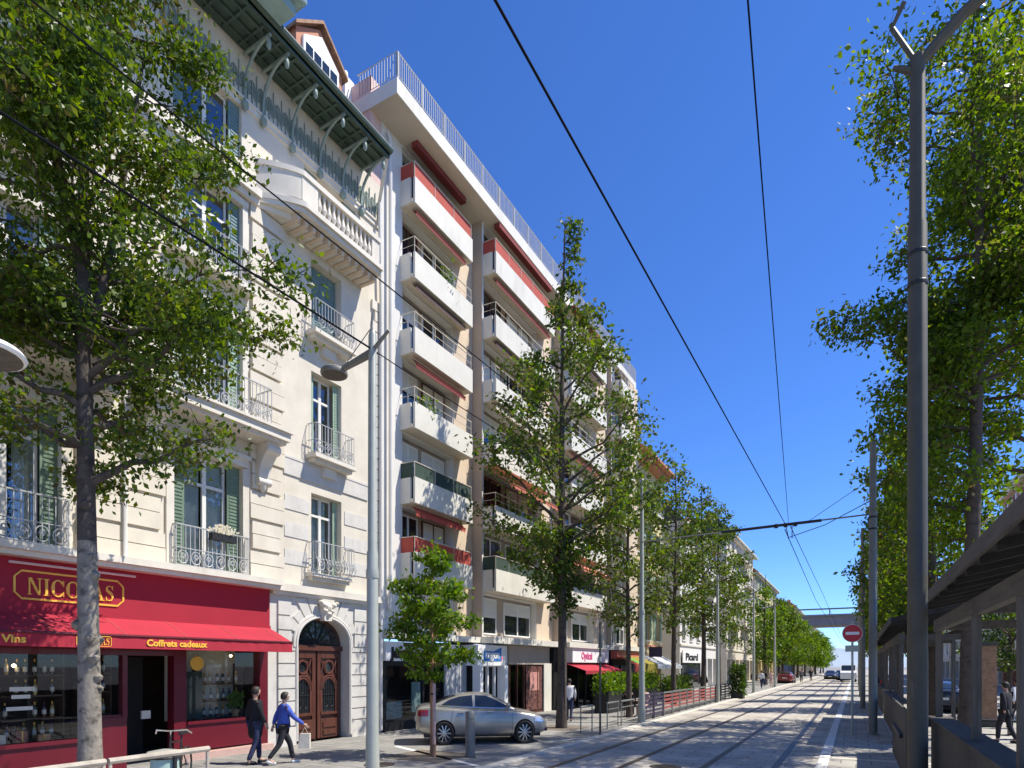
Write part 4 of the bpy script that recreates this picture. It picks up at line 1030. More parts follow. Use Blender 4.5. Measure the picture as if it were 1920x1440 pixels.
# ------------------------------------------------------------------ generic street houses
WMESH = {}
def house(name, label, X, s0, s1, H, mat, cols, rows, z0=3.6, fh=3.0, ww=1.1, wh=1.9, side=1, roof='tile', shut='shutter', balc=None, eave=.6, eavemat='stone2', depth=14, gf='dark', group=None, shop_h=2.9):
    t = thing(name, label, 'building', ((-X if side == 1 else X), (s0+s1)/2, 0), group)
    fx = (lambda o: -X+o) if side == 1 else (lambda o: X-o)
    hs_ = []; st = (s1-s0)/cols
    for r_ in range(rows):
        for c_ in range(cols):
            c = s0+st*(c_+.5); hs_.append((c-ww/2, c+ww/2, z0+r_*fh, z0+r_*fh+wh, .25))
    for c_ in range(cols): hs_.append((s0+st*(c_+.08), s0+st*(c_+.92), .15, shop_h, 1.2))
    b = MB(); wall(b, X, s0, s1, 0, H, hs_, .25, side=side)
    d = -depth
    for s in (s0, s1): b.quad((fx(0),s,0),(fx(d),s,0),(fx(d),s,H),(fx(0),s,H))
    b.quad((fx(d),s0,0),(fx(d),s1,0),(fx(d),s1,H),(fx(d),s0,H))
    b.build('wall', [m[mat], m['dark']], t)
    def bx(b, o0, o1, a, c, e, g): b.box(min(fx(o0),fx(o1)), max(fx(o0),fx(o1)), a, c, e, g)
    b = MB(); bx(b, -.3, eave, s0-.1, s1+.1, H, H+.14); bx(b, -.2, eave*.6, s0-.05, s1+.05, H-.22, H-.002); bx(b, 0, .1, s0, s1, z0-.5, z0-.35); b.build('cornice', m[eavemat], t)
    b = MB(); b.prism([(fx(eave-.05), s0-.05, H+.142), (fx(-.9), s0-.05, H+1.5), (fx(d/2), s0-.05, H+2.2), (fx(d), s0-.05, H+.142)], (0, s1-s0+.1, 0)); rf = b.build('roof', m[roof], t)
    for q in (.25, .7):
        b = MB(); s = s0+(s1-s0)*q; bx(b, -2.6, -1.8, s-.3, s+.3, H+.8, H+2.9)
        for k in (-.15, .15): b.lathe((fx(-2.2), s+k, H+2.9), [(.1,0),(.08,.3)], 6)
        b.build('chimney', m['orange'], rf)
    for r_ in range(rows):
        for c_ in range(cols):
            c = s0+st*(c_+.5); z = z0+r_*fh
            b = MB(); f = .06
            bx(b,-.22,-.16,c-ww/2,c-ww/2+f,z,z+wh); bx(b,-.22,-.16,c+ww/2-f,c+ww/2,z,z+wh); bx(b,-.22,-.16,c-ww/2+f,c+ww/2-f,z+wh-f,z+wh); bx(b,-.22,-.155,c-.04,c+.04,z,z+wh-f); bx(b,-.2,.08,c-ww/2-.1,c+ww/2+.1,z-.1,z-.002)
            wn = b.build('window', m['offwhite'], t)
            b = MB(); b.quad((fx(-.2),c-ww/2,z),(fx(-.2),c+ww/2,z),(fx(-.2),c+ww/2,z+wh),(fx(-.2),c-ww/2,z+wh)); b.build('pane', m['darkglass'], wn)
            if shut:
                for sg in (-1, 1):
                    b = MB()
                    a = c+sg*(ww/2+.03) if sg > 0 else c-ww/2-.03-ww/2
                    bx(b, .01, .05, a, a+ww/2, z, z+wh)
                    for zz in np.arange(z+.1, z+wh-.1, .14): bx(b, .05, .062, a+.05, a+ww/2-.05, zz, zz+.07)
                    b.build('shutter', m[shut], wn)
    if balc:
        for (c_, r_, wd) in balc:
            c = s0+st*(c_+.5); z = z0+r_*fh-.1
            b = MB(); bx(b, 0, .8, c-wd/2, c+wd/2, z-.15, z-.005); bl = b.build('balcony', m['stone2'], t)
            b = MB()
            for zz in (z+.1, z+.95): b.tube([(fx(0),c-wd/2+.05,zz),(fx(.75),c-wd/2+.05,zz),(fx(.75),c+wd/2-.05,zz),(fx(0),c+wd/2-.05,zz)], .02, 4)
            n = int(wd/.16)
            for q in range(n+1): s = c-wd/2+.05+(wd-.1)*q/n; b.tube([(fx(.75),s,z),(fx(.75),s,z+.95)], .011, 4)
            b.build('railing', m['iron_l'], bl)
    return t
H3 = house('yellow_house', 'yellow plastered house with an orange soffit under its wide eaves', 12.8, 38.85, 45.9, 16.2, 'yellow', 3, 4, 4.0, 2.95, 1.0, 1.9, eave=1.1, eavemat='orange', shut='shutter_l', balc=[(1,1,5.5),(1,3,3)])
b = MB()
for q in range(3):
    s0_ = 39.3+q*2.2; b.quad((-12.7,s0_,2.9),(-12.7,s0_+2.0,2.9),(-11.2,s0_+2.0,2.2),(-11.2,s0_,2.2)); b.quad((-11.2,s0_,2.2),(-11.2,s0_+2.0,2.2),(-11.2,s0_+2.0,2.0),(-11.2,s0_,2.0))
b.build('shop_awning', m['white'], H3)
b = MB(); b.box(-12.6, -11.7, 42.0, 42.1, 2.8, 3.5); b.build('projecting_sign', m['purple'], H3)
H4 = house('grey_shop_house', 'pale grey house with a dark mansard roof and a white frozen food shop sign', 12.9, 51.8, 68, 14.2, 'greywall', 6, 4, 4.4, 2.6, 1.1, 1.8, roof='slate', shut=None, balc=[(2,1,4),(4,2,4)])
b = MB(); fb(b, 12.9, .105, .2, 52.1, 59.2, 2.45, 3.5); hsg = b.build('shop_sign', m['white'], H4)
b = MB(); add_text(b, 'Picard', .85, on_left(12.9, 53.0, 2.68), .03, .01, width=4.6); b.v = [(v[0]+.215, v[1], v[2]) for v in b.v]; b.build('sign_lettering', m['black'], hsg)
b = MB(); fb(b, 12.9, .0, .1, 52.1, 59.2, .3, 2.44); b.build('shop_window', m['darkglass'], H4)
H5 = house('ornate_balcony_house', 'tall cream house with ornate balconies behind the street trees', 12.7, 72, 92, 17.3, 'stone', 7, 5, 4.4, 2.75, 1.1, 1.9, roof='slate', balc=[(1,1,6),(4,1,6),(2,2,8),(5,3,6),(1,3,5),(3,4,10)], shut=None)
house('far_cream_house', 'cream house half hidden behind the bright green trees', 12.7, 94, 122, 15.5, 'yellow', 8, 4, 4.4, 3.0, 1.2, 1.9, shut='shutter_l')
house('far_pale_house', 'pale far house seen between the trees and the viaduct', 12.3, 158, 190, 15.5, 'far', 8, 4, 4.4, 2.9, 1.3, 1.9, shut=None, balc=[(1,1,6),(4,2,8)])
house('far_white_house', 'farthest white house beyond the viaduct at the end of the street', 11.5, 195, 240, 14, 'far', 8, 3, 4.6, 3.2, 1.6, 2.0, shut=None)
house('terracotta_house', 'terracotta coloured house with a tiled roof behind the trees at the right edge', 13.2, 62, 80, 19.3, 'orange', 5, 6, 3.8, 2.6, 1.1, 1.7, side=-1, shut='white', eavemat='white')
house('far_right_house', 'shaded stone house beyond the terracotta house on the right', 13.8, 82, 120, 15, 'stone', 9, 4, 4.0, 3.0, 1.2, 1.9, side=-1)
house('right_background_house', 'plain pale house farthest down the right side of the street', 13.4, 123, 180, 15, 'far', 10, 4, 4.0, 3.0, 1.4, 1.9, side=-1, shut=None)
b = MB(); rh = random.Random(3); n = 60; xs_ = [-900+30*i for i in range(n+1)]; hh = [20+9*math.sin(i*.5)+rh.uniform(-3,3) for i in range(n+1)]  # low hills added to cover the sky's yellow glow at the horizon
for i in range(n):
    b.quad((xs_[i],1000,-1),(xs_[i+1],1000,-1),(xs_[i+1],1100,hh[i+1]),(xs_[i],1100,hh[i])); b.quad((xs_[i],1100,hh[i]),(xs_[i+1],1100,hh[i+1]),(xs_[i+1],1300,hh[i+1]+4),(xs_[i],1300,hh[i]+4))
tag(b.build('added_hills', M('haze_blue_hills', (.30,.36,.42), .9, .1, .02), smooth=True), kind='structure')  # distance haze painted in as blue-grey
# viaduct
V = thing('road_viaduct', 'grey elevated road viaduct crossing the far end of the street', 'bridge', (-4, 150, 0))
b = MB(); b.box(-60, 60, 148, 158, 10.9, 12.8); b.box(-60, 60, 147.4, 158.6, 12.8, 13.2); b.build('deck', m['concrete'], V)
b = MB(); b.box(-60, 60, 147.5, 147.7, 14.2, 14.5)
for k in range(14): b.box(-59+k*9, -58.8+k*9, 147.5, 147.7, 13.2, 14.2)
b.build('guard_rail', m['steel'], V)
for x in (-26, -13.5, 16, 30):
    b = MB(); b.lathe((x,153,0), [(1.0,0),(.9,10.9)], 12); b.build('pier', m['concrete'], V)
# ------------------------------------------------------------------ trees
def interp(prof, z):
    for (a, ra), (b, rb_) in zip(prof, prof[1:]):
        if a <= z <= b: return ra+(rb_-ra)*(z-a)/(b-a)
    return prof[0][1] if z < prof[0][0] else prof[-1][1]
def leaves_mesh(name, pts, size, rng, mat, parent, droop=.5):
    """many small folded leaves round the twig points"""
    n = len(pts); c = np.array(pts)
    a = rng.normal(size=(n,3)); a[:,2] -= droop; a /= np.linalg.norm(a, axis=1)[:,None]
    q = rng.normal(size=(n,3)); bvec = np.cross(a, q); bvec /= np.linalg.norm(bvec, axis=1)[:,None]
    nr = np.cross(a, bvec)
    L = size*rng.uniform(.6, 1.3, size=(n,1)); W = L*rng.uniform(.20, .34, size=(n,1))
    v = np.empty((n,4,3))
    v[:,0] = c; v[:,1] = c+a*L*.5+bvec*W+nr*W*.35; v[:,2] = c+a*L; v[:,3] = c+a*L*.5-bvec*W+nr*W*.35
    o0 = np.array(ORG[parent.name]); v = v.reshape(-1,3)-o0
    me = bpy.data.meshes.new(name)
    me.vertices.add(4*n); me.loops.add(4*n); me.polygons.add(n)
    me.vertices.foreach_set('co', v.ravel().astype(np.float32))
    me.loops.foreach_set('vertex_index', np.arange(4*n, dtype=np.int32))
    me.polygons.foreach_set('loop_start', np.arange(0, 4*n, 4, dtype=np.int32))
    me.polygons.foreach_set('loop_total', np.full(n, 4, dtype=np.int32))
    me.materials.append(mat); me.update(calc_edges=True)
    o = bpy.data.objects.new(name, me); COL.objects.link(o); o.parent = parent; ORG[o.name] = Vector()
    return o
def tree(name, label, x, y, h, r0, prof, nl, nleaf, lsize, seed, leaf='leaf', bark='bark', group=None, spread=.28, lean=(0,0), fork=None, up=.55, clump=0., knots=False, offs=(0,0), parts=True):
    """prof: (height, crown radius) pairs; limbs leave the trunk between first and last height"""
    rng = np.random.default_rng(seed); rd = random.Random(seed)
    t = thing(name, label, 'tree', (x, y, 0), group); b = MB(); t0 = Vector((x,y,0)); ORG[t.name] = Vector((0,0,0))
    zc0, zc1 = prof[0][0], prof[-1][0]
    tp = []; n = 14
    for i in range(n+1):
        q = i/n; z = h*.97*q
        tp.append(Vector((lean[0]*q+.05*r0*8*math.sin(q*5+seed), lean[1]*q+.05*r0*8*math.cos(q*4+seed*2), z)))
    rad = [r0*(1.25 if i == 0 else 1)*(1-.93*(i/n)**1.1)+.008 for i in range(n+1)]
    b.tube([tp[0]-Vector((0,0,.1))]+tp, [rad[0]]+rad, 10)
    def trunk_at(z):
        q = max(0, min(.999, z/(h*.97)))*n; i = int(q); return tp[i].lerp(tp[i+1], q-i), rad[i]+(rad[i+1]-rad[i])*(q-i)
    if knots:
        for k in range(9):
            z = rd.uniform(1.8, 5.2); p, r_ = trunk_at(z); a = rd.uniform(-2.2, 1.2)
            c = p+Vector((math.cos(a), math.sin(a), 0))*r_*.92; s_ = rd.uniform(.04,.085)
            b.lathe(c, [(.01,-s_*1.3),(s_,-s_*.5),(s_*1.1,s_*.3),(.02,s_*1.1)], 7)
    tips = []
    stems = []
    if fork:
        for (zf, az, ln, upk, rr) in fork:
            p, r_ = trunk_at(zf); pts = [p]
            for k in range(1, 8):
                q = k/7; pts.append(p+Vector((math.cos(az)*ln*(q**.8), math.sin(az)*ln*(q**.8), upk*q)))
            rs = [rr*(1-.85*k/7) for k in range(8)]; b.tube(pts, rs, 7); stems.append((pts, rs))
    for i in range(nl):
        q = (i+.5)/nl; z = zc0+(zc1-zc0)*(q**.9)+rd.uniform(-.2,.2)
        R_ = interp(prof, z)*rd.uniform(.7, 1.12)
        az = i*2.39996+rd.uniform(-.5,.5)
        if stems and rd.random() < .45:
            pts_, rs_ = rd.choice(stems); k = rd.randint(2, 6); p = pts_[k]; r_ = rs_[k]; z = p.z
            R_ = max(.5, interp(prof, min(z, zc1))*rd.uniform(.5,.9))
        else:
            zst = max(zc0*.85, z-R_*up); p, r_ = trunk_at(zst)
        ln = R_; rise = R_*up*rd.uniform(.5,1.2)
        off = Vector((offs[0]*q, offs[1]*q, 0)); pts = [p]
        k_n = 6
        for k in range(1, k_n+1):
            f = k/k_n
            pts.append(p+off*f+Vector((math.cos(az+.25*math.sin(f*3+i))*ln*f, math.sin(az+.25*math.sin(f*3+i))*ln*f, rise*f**.8+.05*rd.uniform(-1,1)*ln)))
        rl = min(r_*.6, .028*R_+.012)
        b.tube(pts, [rl*(1-.85*k/k_n) for k in range(k_n+1)], 5)
        for f in (.3, .5, .66, .8, .92, 1.0):
            base = pts[0].lerp(pts[-1], f) if f < 1 else pts[-1]
            k = min(k_n-1, int(f*k_n)); base = pts[k].lerp(pts[k+1], f*k_n-k)
            for s_ in range(2 if f < .95 else 1):
                a2 = az+rd.uniform(-1.6,1.6); l2 = R_*rd.uniform(.15,.36)*(1.15-f*.5)
                e = base+Vector((math.cos(a2)*l2, math.sin(a2)*l2, rd.uniform(-.25,.45)*l2*1.5))
                b.tube([base, (base+e)/2+Vector((0,0,.03)), e], [.011, .008, .003], 4, cap=False)
                tips.append((base, e, R_))
    for k in range(10):
        z = zc1-(zc1-zc0)*.03*k; p, _ = trunk_at(min(z, h*.96)); tips.append((p, p+Vector((rd.uniform(-.2,.2), rd.uniform(-.2,.2), .25)), .4))
    b.v = [(v[0]+x, v[1]+y, v[2]) for v in b.v]; ORG[t.name] = Vector((x,y,0))
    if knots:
        b.m = [1 if sum(b.v[i][2] for i in f)/len(f) > 4.5 else 0 for f in b.f]  # upper trunk and limbs painted dark for the crown's shade and wetness
    b.build('trunk', [m[bark], m['bark_shade']] if knots else m[bark], t, True)
    P = []
    wts = [rd.uniform(.25, 1.6)*min(1, (q[2]/1.8)**1.3+.05) for q in tips]; tot = sum(wts)
    for (p, e, R_), wt in zip(tips, wts):
        k = int(nleaf*wt/tot+rd.random())
        f = rng.uniform(.15, 1.15, size=k); base = np.array(p)[None]*(1-f[:,None])+np.array(e)[None]*f[:,None]
        P.append(base+np.clip(rng.normal(size=(k,3)), -1.5, 1.5)*spread*min(1, .35+R_/2.2)*np.array([1,1,.8]))
    P = np.concatenate(P)+np.array([x,y,0])
    leaves_mesh('crown', P, lsize, rng, m[leaf], t)
    return t

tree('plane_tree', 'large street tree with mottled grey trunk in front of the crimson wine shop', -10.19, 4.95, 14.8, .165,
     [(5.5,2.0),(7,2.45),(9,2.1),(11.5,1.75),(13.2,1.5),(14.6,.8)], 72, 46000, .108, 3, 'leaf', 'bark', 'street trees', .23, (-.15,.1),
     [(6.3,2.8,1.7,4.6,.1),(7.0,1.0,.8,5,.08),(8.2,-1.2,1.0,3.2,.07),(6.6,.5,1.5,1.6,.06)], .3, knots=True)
tree('slender_tree', 'tall conical street tree standing past the silver car', -9.1, 19.69, 18.6, .17,
     [(4.6,.5),(6.2,1.6),(8,2.9),(10.5,3.15),(12.5,2.4),(14.2,1.2),(15.6,.5),(17,.2),(18.6,.08)], 60, 12500, .18, 7, 'leaf_o', 'bark_d', 'street trees', .24, (.1,.25), None, .75, offs=(.4,.5))
tree('young_tree', 'small dense young tree tied to a pink stake behind the grey bollard', -8.97, 12.03, 5.1, .055,
     [(1.95,.25),(2.5,.95),(3.2,1.0),(4.1,.8),(4.8,.45),(5.1,.15)], 38, 5200, .135, 9, 'leaf_b', 'bark_b', 'street trees', .13, up=.4)
for (x, y, h, r0, prof, nl, nlf, ls, sd, lf, lab) in (
    (-8.45, 25.2, 11.8, .12, [(3.6,.5),(5,1.4),(7.5,2.0),(10,1.3),(11.6,.3)], 32, 4200, .19, 21, 'leaf_o', 'thin tree with sparse yellowish leaves beside the second left lamp post'),
    (-9.0, 35.0, 14.0, .15, [(4.2,.8),(6,1.9),(9,2.2),(11.5,1.5),(13.8,.3)], 34, 4300, .22, 23, 'leaf_o', 'olive leaved tree with a leaning reddish trunk by the red barriers'),
    (-9.0, 42.3, 14.6, .17, [(4.4,1.2),(6.5,2.3),(9.5,2.5),(12,1.8),(14.3,.4)], 36, 5600, .22, 25, 'leaf', 'rounded forked tree in front of the frozen food shop'),
    (-9.0, 47.7, 14.2, .16, [(4.2,1.2),(6.5,2.2),(9.5,2.4),(12,1.6),(14,.4)], 32, 4300, .24, 27, 'leaf', 'bushy tree just past the rounded forked tree')):
    tree('street_tree', lab, x, y, h, r0, prof, nl, nlf, ls, sd, lf, 'bark_d', 'street trees', .3)
rt = random.Random(8)
for i, y in enumerate((76, 87, 97, 110, 122, 138)):
    tree('bright_tree', f'bright green leafy tree in the far row on the left, {("nearest","second","third","fourth","fifth","farthest")[i]} of the six', -9.0+rt.uniform(-.3,.3), y, 12.2+(.9,-1.2,.2,-.8,.7,-.4)[i], .2, [(2.8,1.0),(4.5,(2.3,1.8,2.6,2.0,2.4,2.2)[i]),(7.5,(2.6,2.0,2.4,2.6,2.1,2.6)[i]),(9.8,1.5),(11.4,.4)], 30, 3600, .32+.012*i, 40+i, ('leaf_b','leaf','leaf_b','leaf_b','leaf_o','leaf_b')[i], 'bark_d', 'far bright green trees', .42)
for i, y in enumerate((165, 180, 197, 216)):
    tree('far_tree', f'small looking green tree beyond the viaduct, {("nearest","second","third","farthest")[i]} of four', -9+rt.uniform(-.5,.5), y, 11, .2, [(2.4,1.8),(4.5,3.0),(7,3.2),(9.5,2.0),(10.8,.5)], 24, 2200, .55, 60+i, 'leaf_b', 'bark_d', 'trees beyond the viaduct', .5)
ords = ('nearest', 'second', 'third', 'fourth', 'fifth', 'sixth', 'seventh', 'eighth', 'ninth')
tree('plane_tree', 'tall overhanging tree with a dark forked trunk rising between the wooden stalls on the right', 2.42, 18.5, 20.5, .19,
     [(5.4,1.3),(7.5,1.7),(10,1.9),(13,2.2),(16,2.6),(18.5,2.8),(20.4,2.0)], 96, 42000, .15, 5, 'leaf_r', 'bark_d', 'street trees', .28, (.2,0),
     [(10.0,.6,1.6,6,.10),(8.6,2.7,2.3,2.6,.06),(9.4,0,2.4,2.4,.06)], .35)
for i, (y, h) in enumerate(((27.0,17),(35.5,15.5),(44,15),(53,14.5),(63,14),(75,14),(89,13.5),(106,13))):
    tree('right_tree', f'leafy tree in the right hand row beyond the forked tree, {ords[i]} of the eight', 2.4+rt.uniform(-.2,.2), y, h, .18, [(3.6,1.2),(6,2.0),(9,2.2),(h*.8,1.5),(h*.98,.4)], 40, 7200 if i < 3 else 4200, .22+.02*i, 70+i, 'leaf_r' if i % 2 == 0 else 'leaf', 'bark_d', 'right hand street trees', .36)
tree('plane_tree', 'leafy tree at the right edge rising behind the second wooden stall', 4.9, 23.5, 22.5, .2,
     [(8.5,2.2),(11,3.2),(14,3.4),(18,3.2),(21.4,1.5)], 60, 17000, .19, 15, 'leaf_r', 'bark_d', 'street trees', .3, (0,0), None, .35)
for i, (x, y) in enumerate(((9.5,34),(12,44),(9,52))):
    tree('square_tree', f'low dark green tree on the square behind the stalls, {ords[i]} of three', x, y, 9.5, .16, [(2.0,2.2),(4,3.0),(6.5,2.8),(9.2,.8)], 34, 4500, .26, 90+i, 'leaf_d', 'bark_d', 'trees on the square', .4)
# dense climbing shoots round the trunk of the conical tree
rg = np.random.default_rng(4); n = 1000; zz = rg.uniform(3.9,7.0,n); aa = rg.uniform(0,6.28,n); rr = .16+np.abs(rg.normal(size=n))*.16
iv = thing('ivy', 'dark dense shoots climbing the trunk of the tall conical tree', 'plant', (-9.05,19.75,0))
b = MB(); b.tube([(-8.88,19.62,0),(-8.9,19.6,3),(-8.9,19.62,6.9)], .02, 5); b.build('stem', m['bark_d'], iv)
leaves_mesh('foliage', np.stack([-9.03+rr*np.cos(aa), 19.8+rr*np.sin(aa), zz], 1), .17, rg, m['leaf_d'], iv)
# ------------------------------------------------------------------ lamp posts, poles, wires
def lamp_left(label, y, x=-7.4, H=8.15, arm=.95, head=.25):
    t = thing('street_lamp', label, 'street lamp', (x, y, 0), 'left hand street lamps')
    b = MB(); b.lathe((x,y,0), [(.20,0),(.20,.03),(.13,.05),(.118,.9),(.112,1.0),(.10,4.2),(.085,4.25),(.072,H-.1),(.05,H)], 14); b.build('post', m['galv'], t, True)
    b = MB(); b.lathe((x,y,H*.46), [(.112,0),(.115,.02),(.115,.14),(.112,.16)], 14); b.build('collar', m['galv'], t, True)
    b = MB(); b.tube([(x,y,H-.38),(x-arm*.72,y,H-.50)], [.075,.055], 8); b.tube([(x,y,H+.32),(x-.02,y,H+.1),(x+.02,y,H-.2)], .02, 6); b.tube([(x-.05,y,H+.05),(x-arm*.72,y,H-.46)], .008, 4)
    b.tube([(x,y,H-.35),(x+.42,y-.05,H-.12)], [.045,.03], 6); b.build('arm', m['steel'], t)
    b = MB(); c = (x-arm*.72-head, y, H-.54)
    b.lathe(c, [(.02,.13),(head*.5,.12),(head*.95,.05),(head,0),(head*.96,-.03)], 22); hd = b.build('lamp_head', m['steel'], t, True)
    b = MB(); b.lathe((c[0],c[1],c[2]-.034), [(head*.85,-.004),(head*.85,.004)], 22); b.build('lens', m['grey_wood'], hd)
    return t
lamp_left('pale green street lamp with a round head in front of the carriage door corner', 8.3, -7.5)
lamp_left('second pale street lamp, standing by the start of the red barriers', 23.07, -7.2, 9.1, 1.5)
lamp_left('third street lamp, slim post beyond the red barriers', 37.9, -7.2, 7.6, 1.2)
lamp_left('fourth street lamp, just past the clipped bush at the end of the barriers', 52.7, -7.2, 8.4, 1.2)
lamp_left('fifth street lamp, in front of the row of bright green trees', 67.5, -7.2, 8.6, 1.2)
t = thing('street_lamp', 'grey lamp head reaching in at the left edge above the first floor windows', 'street lamp', (-7.4, 1.5, 0), 'left hand street lamps')
b = MB(); b.lathe((-7.4,1.5,0), [(.2,0),(.12,.05),(.1,4),(.07,5.6)], 12); b.build('post', m['galv'], t, True)
b = MB(); b.tube([(-7.4,1.5,4.9),(-7.55,2.55,5.2)], .04, 8); b.build('arm', m['white'], t)
b = MB(); b.lathe((-7.62,2.72,5.33), [(.02,.12),(.2,.11),(.36,.05),(.4,0),(.38,-.03)], 22); hd = b.build('lamp_head', m['white'], t, True)
b = MB(); b.lathe((-7.62,2.72,5.296), [(.36,-.004),(.36,.004)], 22); b.build('lens', m['grey_wood'], hd)

def pole_right(label, y, x, H, r, arms=True):
    t = thing('lamp_pole', label, 'pole', (x, y, 0), 'right hand poles')
    b = MB(); b.lathe((x,y,0), [(r*1.5,0),(r*1.5,.03),(r,.05),(r,2.4),(r*.97,2.42),(r*.92,H*.78),(r*.8,H*.785),(r*.72,H)], 16); b.build('post', m['steel_d' if y < 15 else 'steel'], t, True)
    for z in (H*.70, H*.74):
        b = MB(); b.lathe((x,y,z), [(r*.98,0),(r*1.02,.01),(r*1.02,.05),(r*.98,.06)], 16); b.build('collar', m['iron'], t)
    if y < 15:
        b = MB(); b.tube([(x+r*1.015*math.cos(a), y+r*1.015*math.sin(a), 2.0) for a in (-2.6,-2.2,-1.8,-1.4)], .001, 3)
        for i in range(6):
            a0, a1 = -2.5+.13*i, -2.37+.13*i
            b.quad((x+r*1.012*math.cos(a0),y+r*1.012*math.sin(a0),1.75),(x+r*1.012*math.cos(a1),y+r*1.012*math.sin(a1),1.75),(x+r*1.012*math.cos(a1),y+r*1.012*math.sin(a1),1.98),(x+r*1.012*math.cos(a0),y+r*1.012*math.sin(a0),1.98))
        b.build('sticker', m['grey_wood'], t)
    if arms:
        b = MB(); b.tube([(x,y,H-.12),(x+.5,y-.05,H+.28),(x+1.5,y-.3,H+.72)], [.07,.08,.085], 6)
        b.tube([(x,y,H-.1),(x-.3,y,H+.55),(x-.16,y-.1,H+.75)], .035, 6); b.tube([(x,y,H-.2),(x-.28,y,H-.02)], [.06,.035], 6); b.build('arm', m['steel_d'], t)
        b = MB(); b.box(x+1.4, x+2.1, y-.5, y-.15, H+.68, H+.8); b.build('lamp_head', m['steel'], t)
    return t
pole_right('tall dark lamp pole in the right foreground beside the wooden stall', 10.12, .74, 10.6, .125)
pole_right('grey pole right behind the no entry sign', 22.6, .47, 9.3, .125, False)
for i, y in enumerate((36, 49.5, 63, 77)): pole_right(f'slim grey pole in the distance behind the no entry sign, {ords[i]} of the four', y, .3, 9.2, .12, False)

def wire(name, label, pts, r, cat='overhead wire', group='tramway overhead wires'):
    b = MB(); b.tube(pts, r, 5); o = b.build(name, m['wire']); tag(o, label, cat, group); return o
def sag(p, q, s, n=14): 
    p, q = Vector(p), Vector(q); return [p.lerp(q, i/n)-Vector((0,0,s*4*(i/n)*(1-i/n))) for i in range(n+1)]
wire('contact_wire', 'thick overhead wire slanting from the top centre of the sky down to the span', [(-2.36,-6,7.02),(-2.27,3.8,7.0),(-2.1,22.8,7.02)], .0115)
wire('contact_wire', 'thin steep overhead wire from the top right of the sky down to the span', [(.1,-6,7.0),(-.68,4.69,7.0),(-2.0,22.8,7.02)], .0075)
wire('contact_wire', 'left of the two wires running on beyond the span towards the viaduct', [(-2.12,22.8,6.85),(-2.3,45,6.5),(-2.2,140,6.4)], .014)
wire('contact_wire', 'right of the two wires running on beyond the span towards the viaduct', [(-1.95,22.8,6.95),(-1.9,45,6.9),(-2.0,140,6.5)], .012)
wire('cable', 'lower black cable crossing the stone facade to the first left lamp', sag((-7.55,-9,7.9),(-7.5,8.3,7.82),.08), .017, 'cable', 'cables along the left facades')
wire('cable', 'lower thin cable running from the first left lamp past the white balconies', sag((-7.5,8.3,7.82),(-7.2,23.07,8.0),.12), .010, 'cable', 'cables along the left facades')
wire('cable', 'upper cable crossing the big tree crown and the stone facade', sag((-7.5,-9,9.1),(-7.2,23.07,9.0),.03), .012, 'cable', 'cables along the left facades')
t = thing('wire_span', 'grey crosswise tube holding the tram wires between the second left lamp and the right pole', 'wire span', (-3.3, 22.9, 0))
b = MB(); b.tube([(-7.2,23.0,6.95),(.47,22.75,7.05)], .025, 6); b.build('span_tube', m['steel'], t)
b = MB(); b.tube([(-4.2,22.9,6.99),(-1.0,22.82,7.03)], .05, 8)
for x in (-2.4,-2.1,-1.8): b.lathe((x,22.86,7.0), [(.07,-.06),(.08,0),(.07,.06)], 8, 'x')
b.build('insulator_rod', m['iron'], t)
b = MB(); b.tube([(-2.1,23.6,6.7),(-.9,23.2,6.95),(.47,22.7,7.5)], .014, 5); b.tube([(-1.4,22.86,7.05),(.47,22.7,8.2)], .009, 5)
b.tube([(-2.1,22.9,7.0),(-2.05,23.5,6.62)], .016, 5); b.tube([(-1.9,22.9,7.0),(-1.95,23.5,6.65)], .016, 5); b.build('registration_arm', m['steel_d'], t)

# ------------------------------------------------------------------ street furniture
t = thing('bollard', 'grey cylindrical bollard on the paving in front of the silver car', 'bollard', (-8.07, 12.34, 0))
b = MB(); b.lathe((-8.07,12.34,0), [(.115,0),(.115,.9),(.108,.905),(.108,.93),(.118,.935),(.118,1.08),(.10,1.105),(.0,1.11)], 20); b.build('post', m['steel'], t, True)
b = MB(); b.lathe((-8.07,12.34,0), [(.15,0),(.15,.015),(.117,.02)], 20); b.build('base_plate', m['steel_d'], t)
t = thing('tree_stake', 'pinkish wooden stake supporting the small young tree', 'stake', (-8.85, 11.95, 0))
b = MB(); b.lathe((-8.85,11.95,0), [(.04,0),(.04,1.75),(.03,1.78)], 10); b.build('stake', m['pinkstone'], t, True)
b = MB(); b.lathe((-8.85,11.95,.0), [(.05,0),(.05,.32)], 10); b.build('foot_guard', m['bark_b'], t)
b = MB(); b.lathe((-8.91,11.99,1.5), [(.11,0),(.11,.04)], 12, cap=False); b.build('tie_strap', m['plastic'], t)
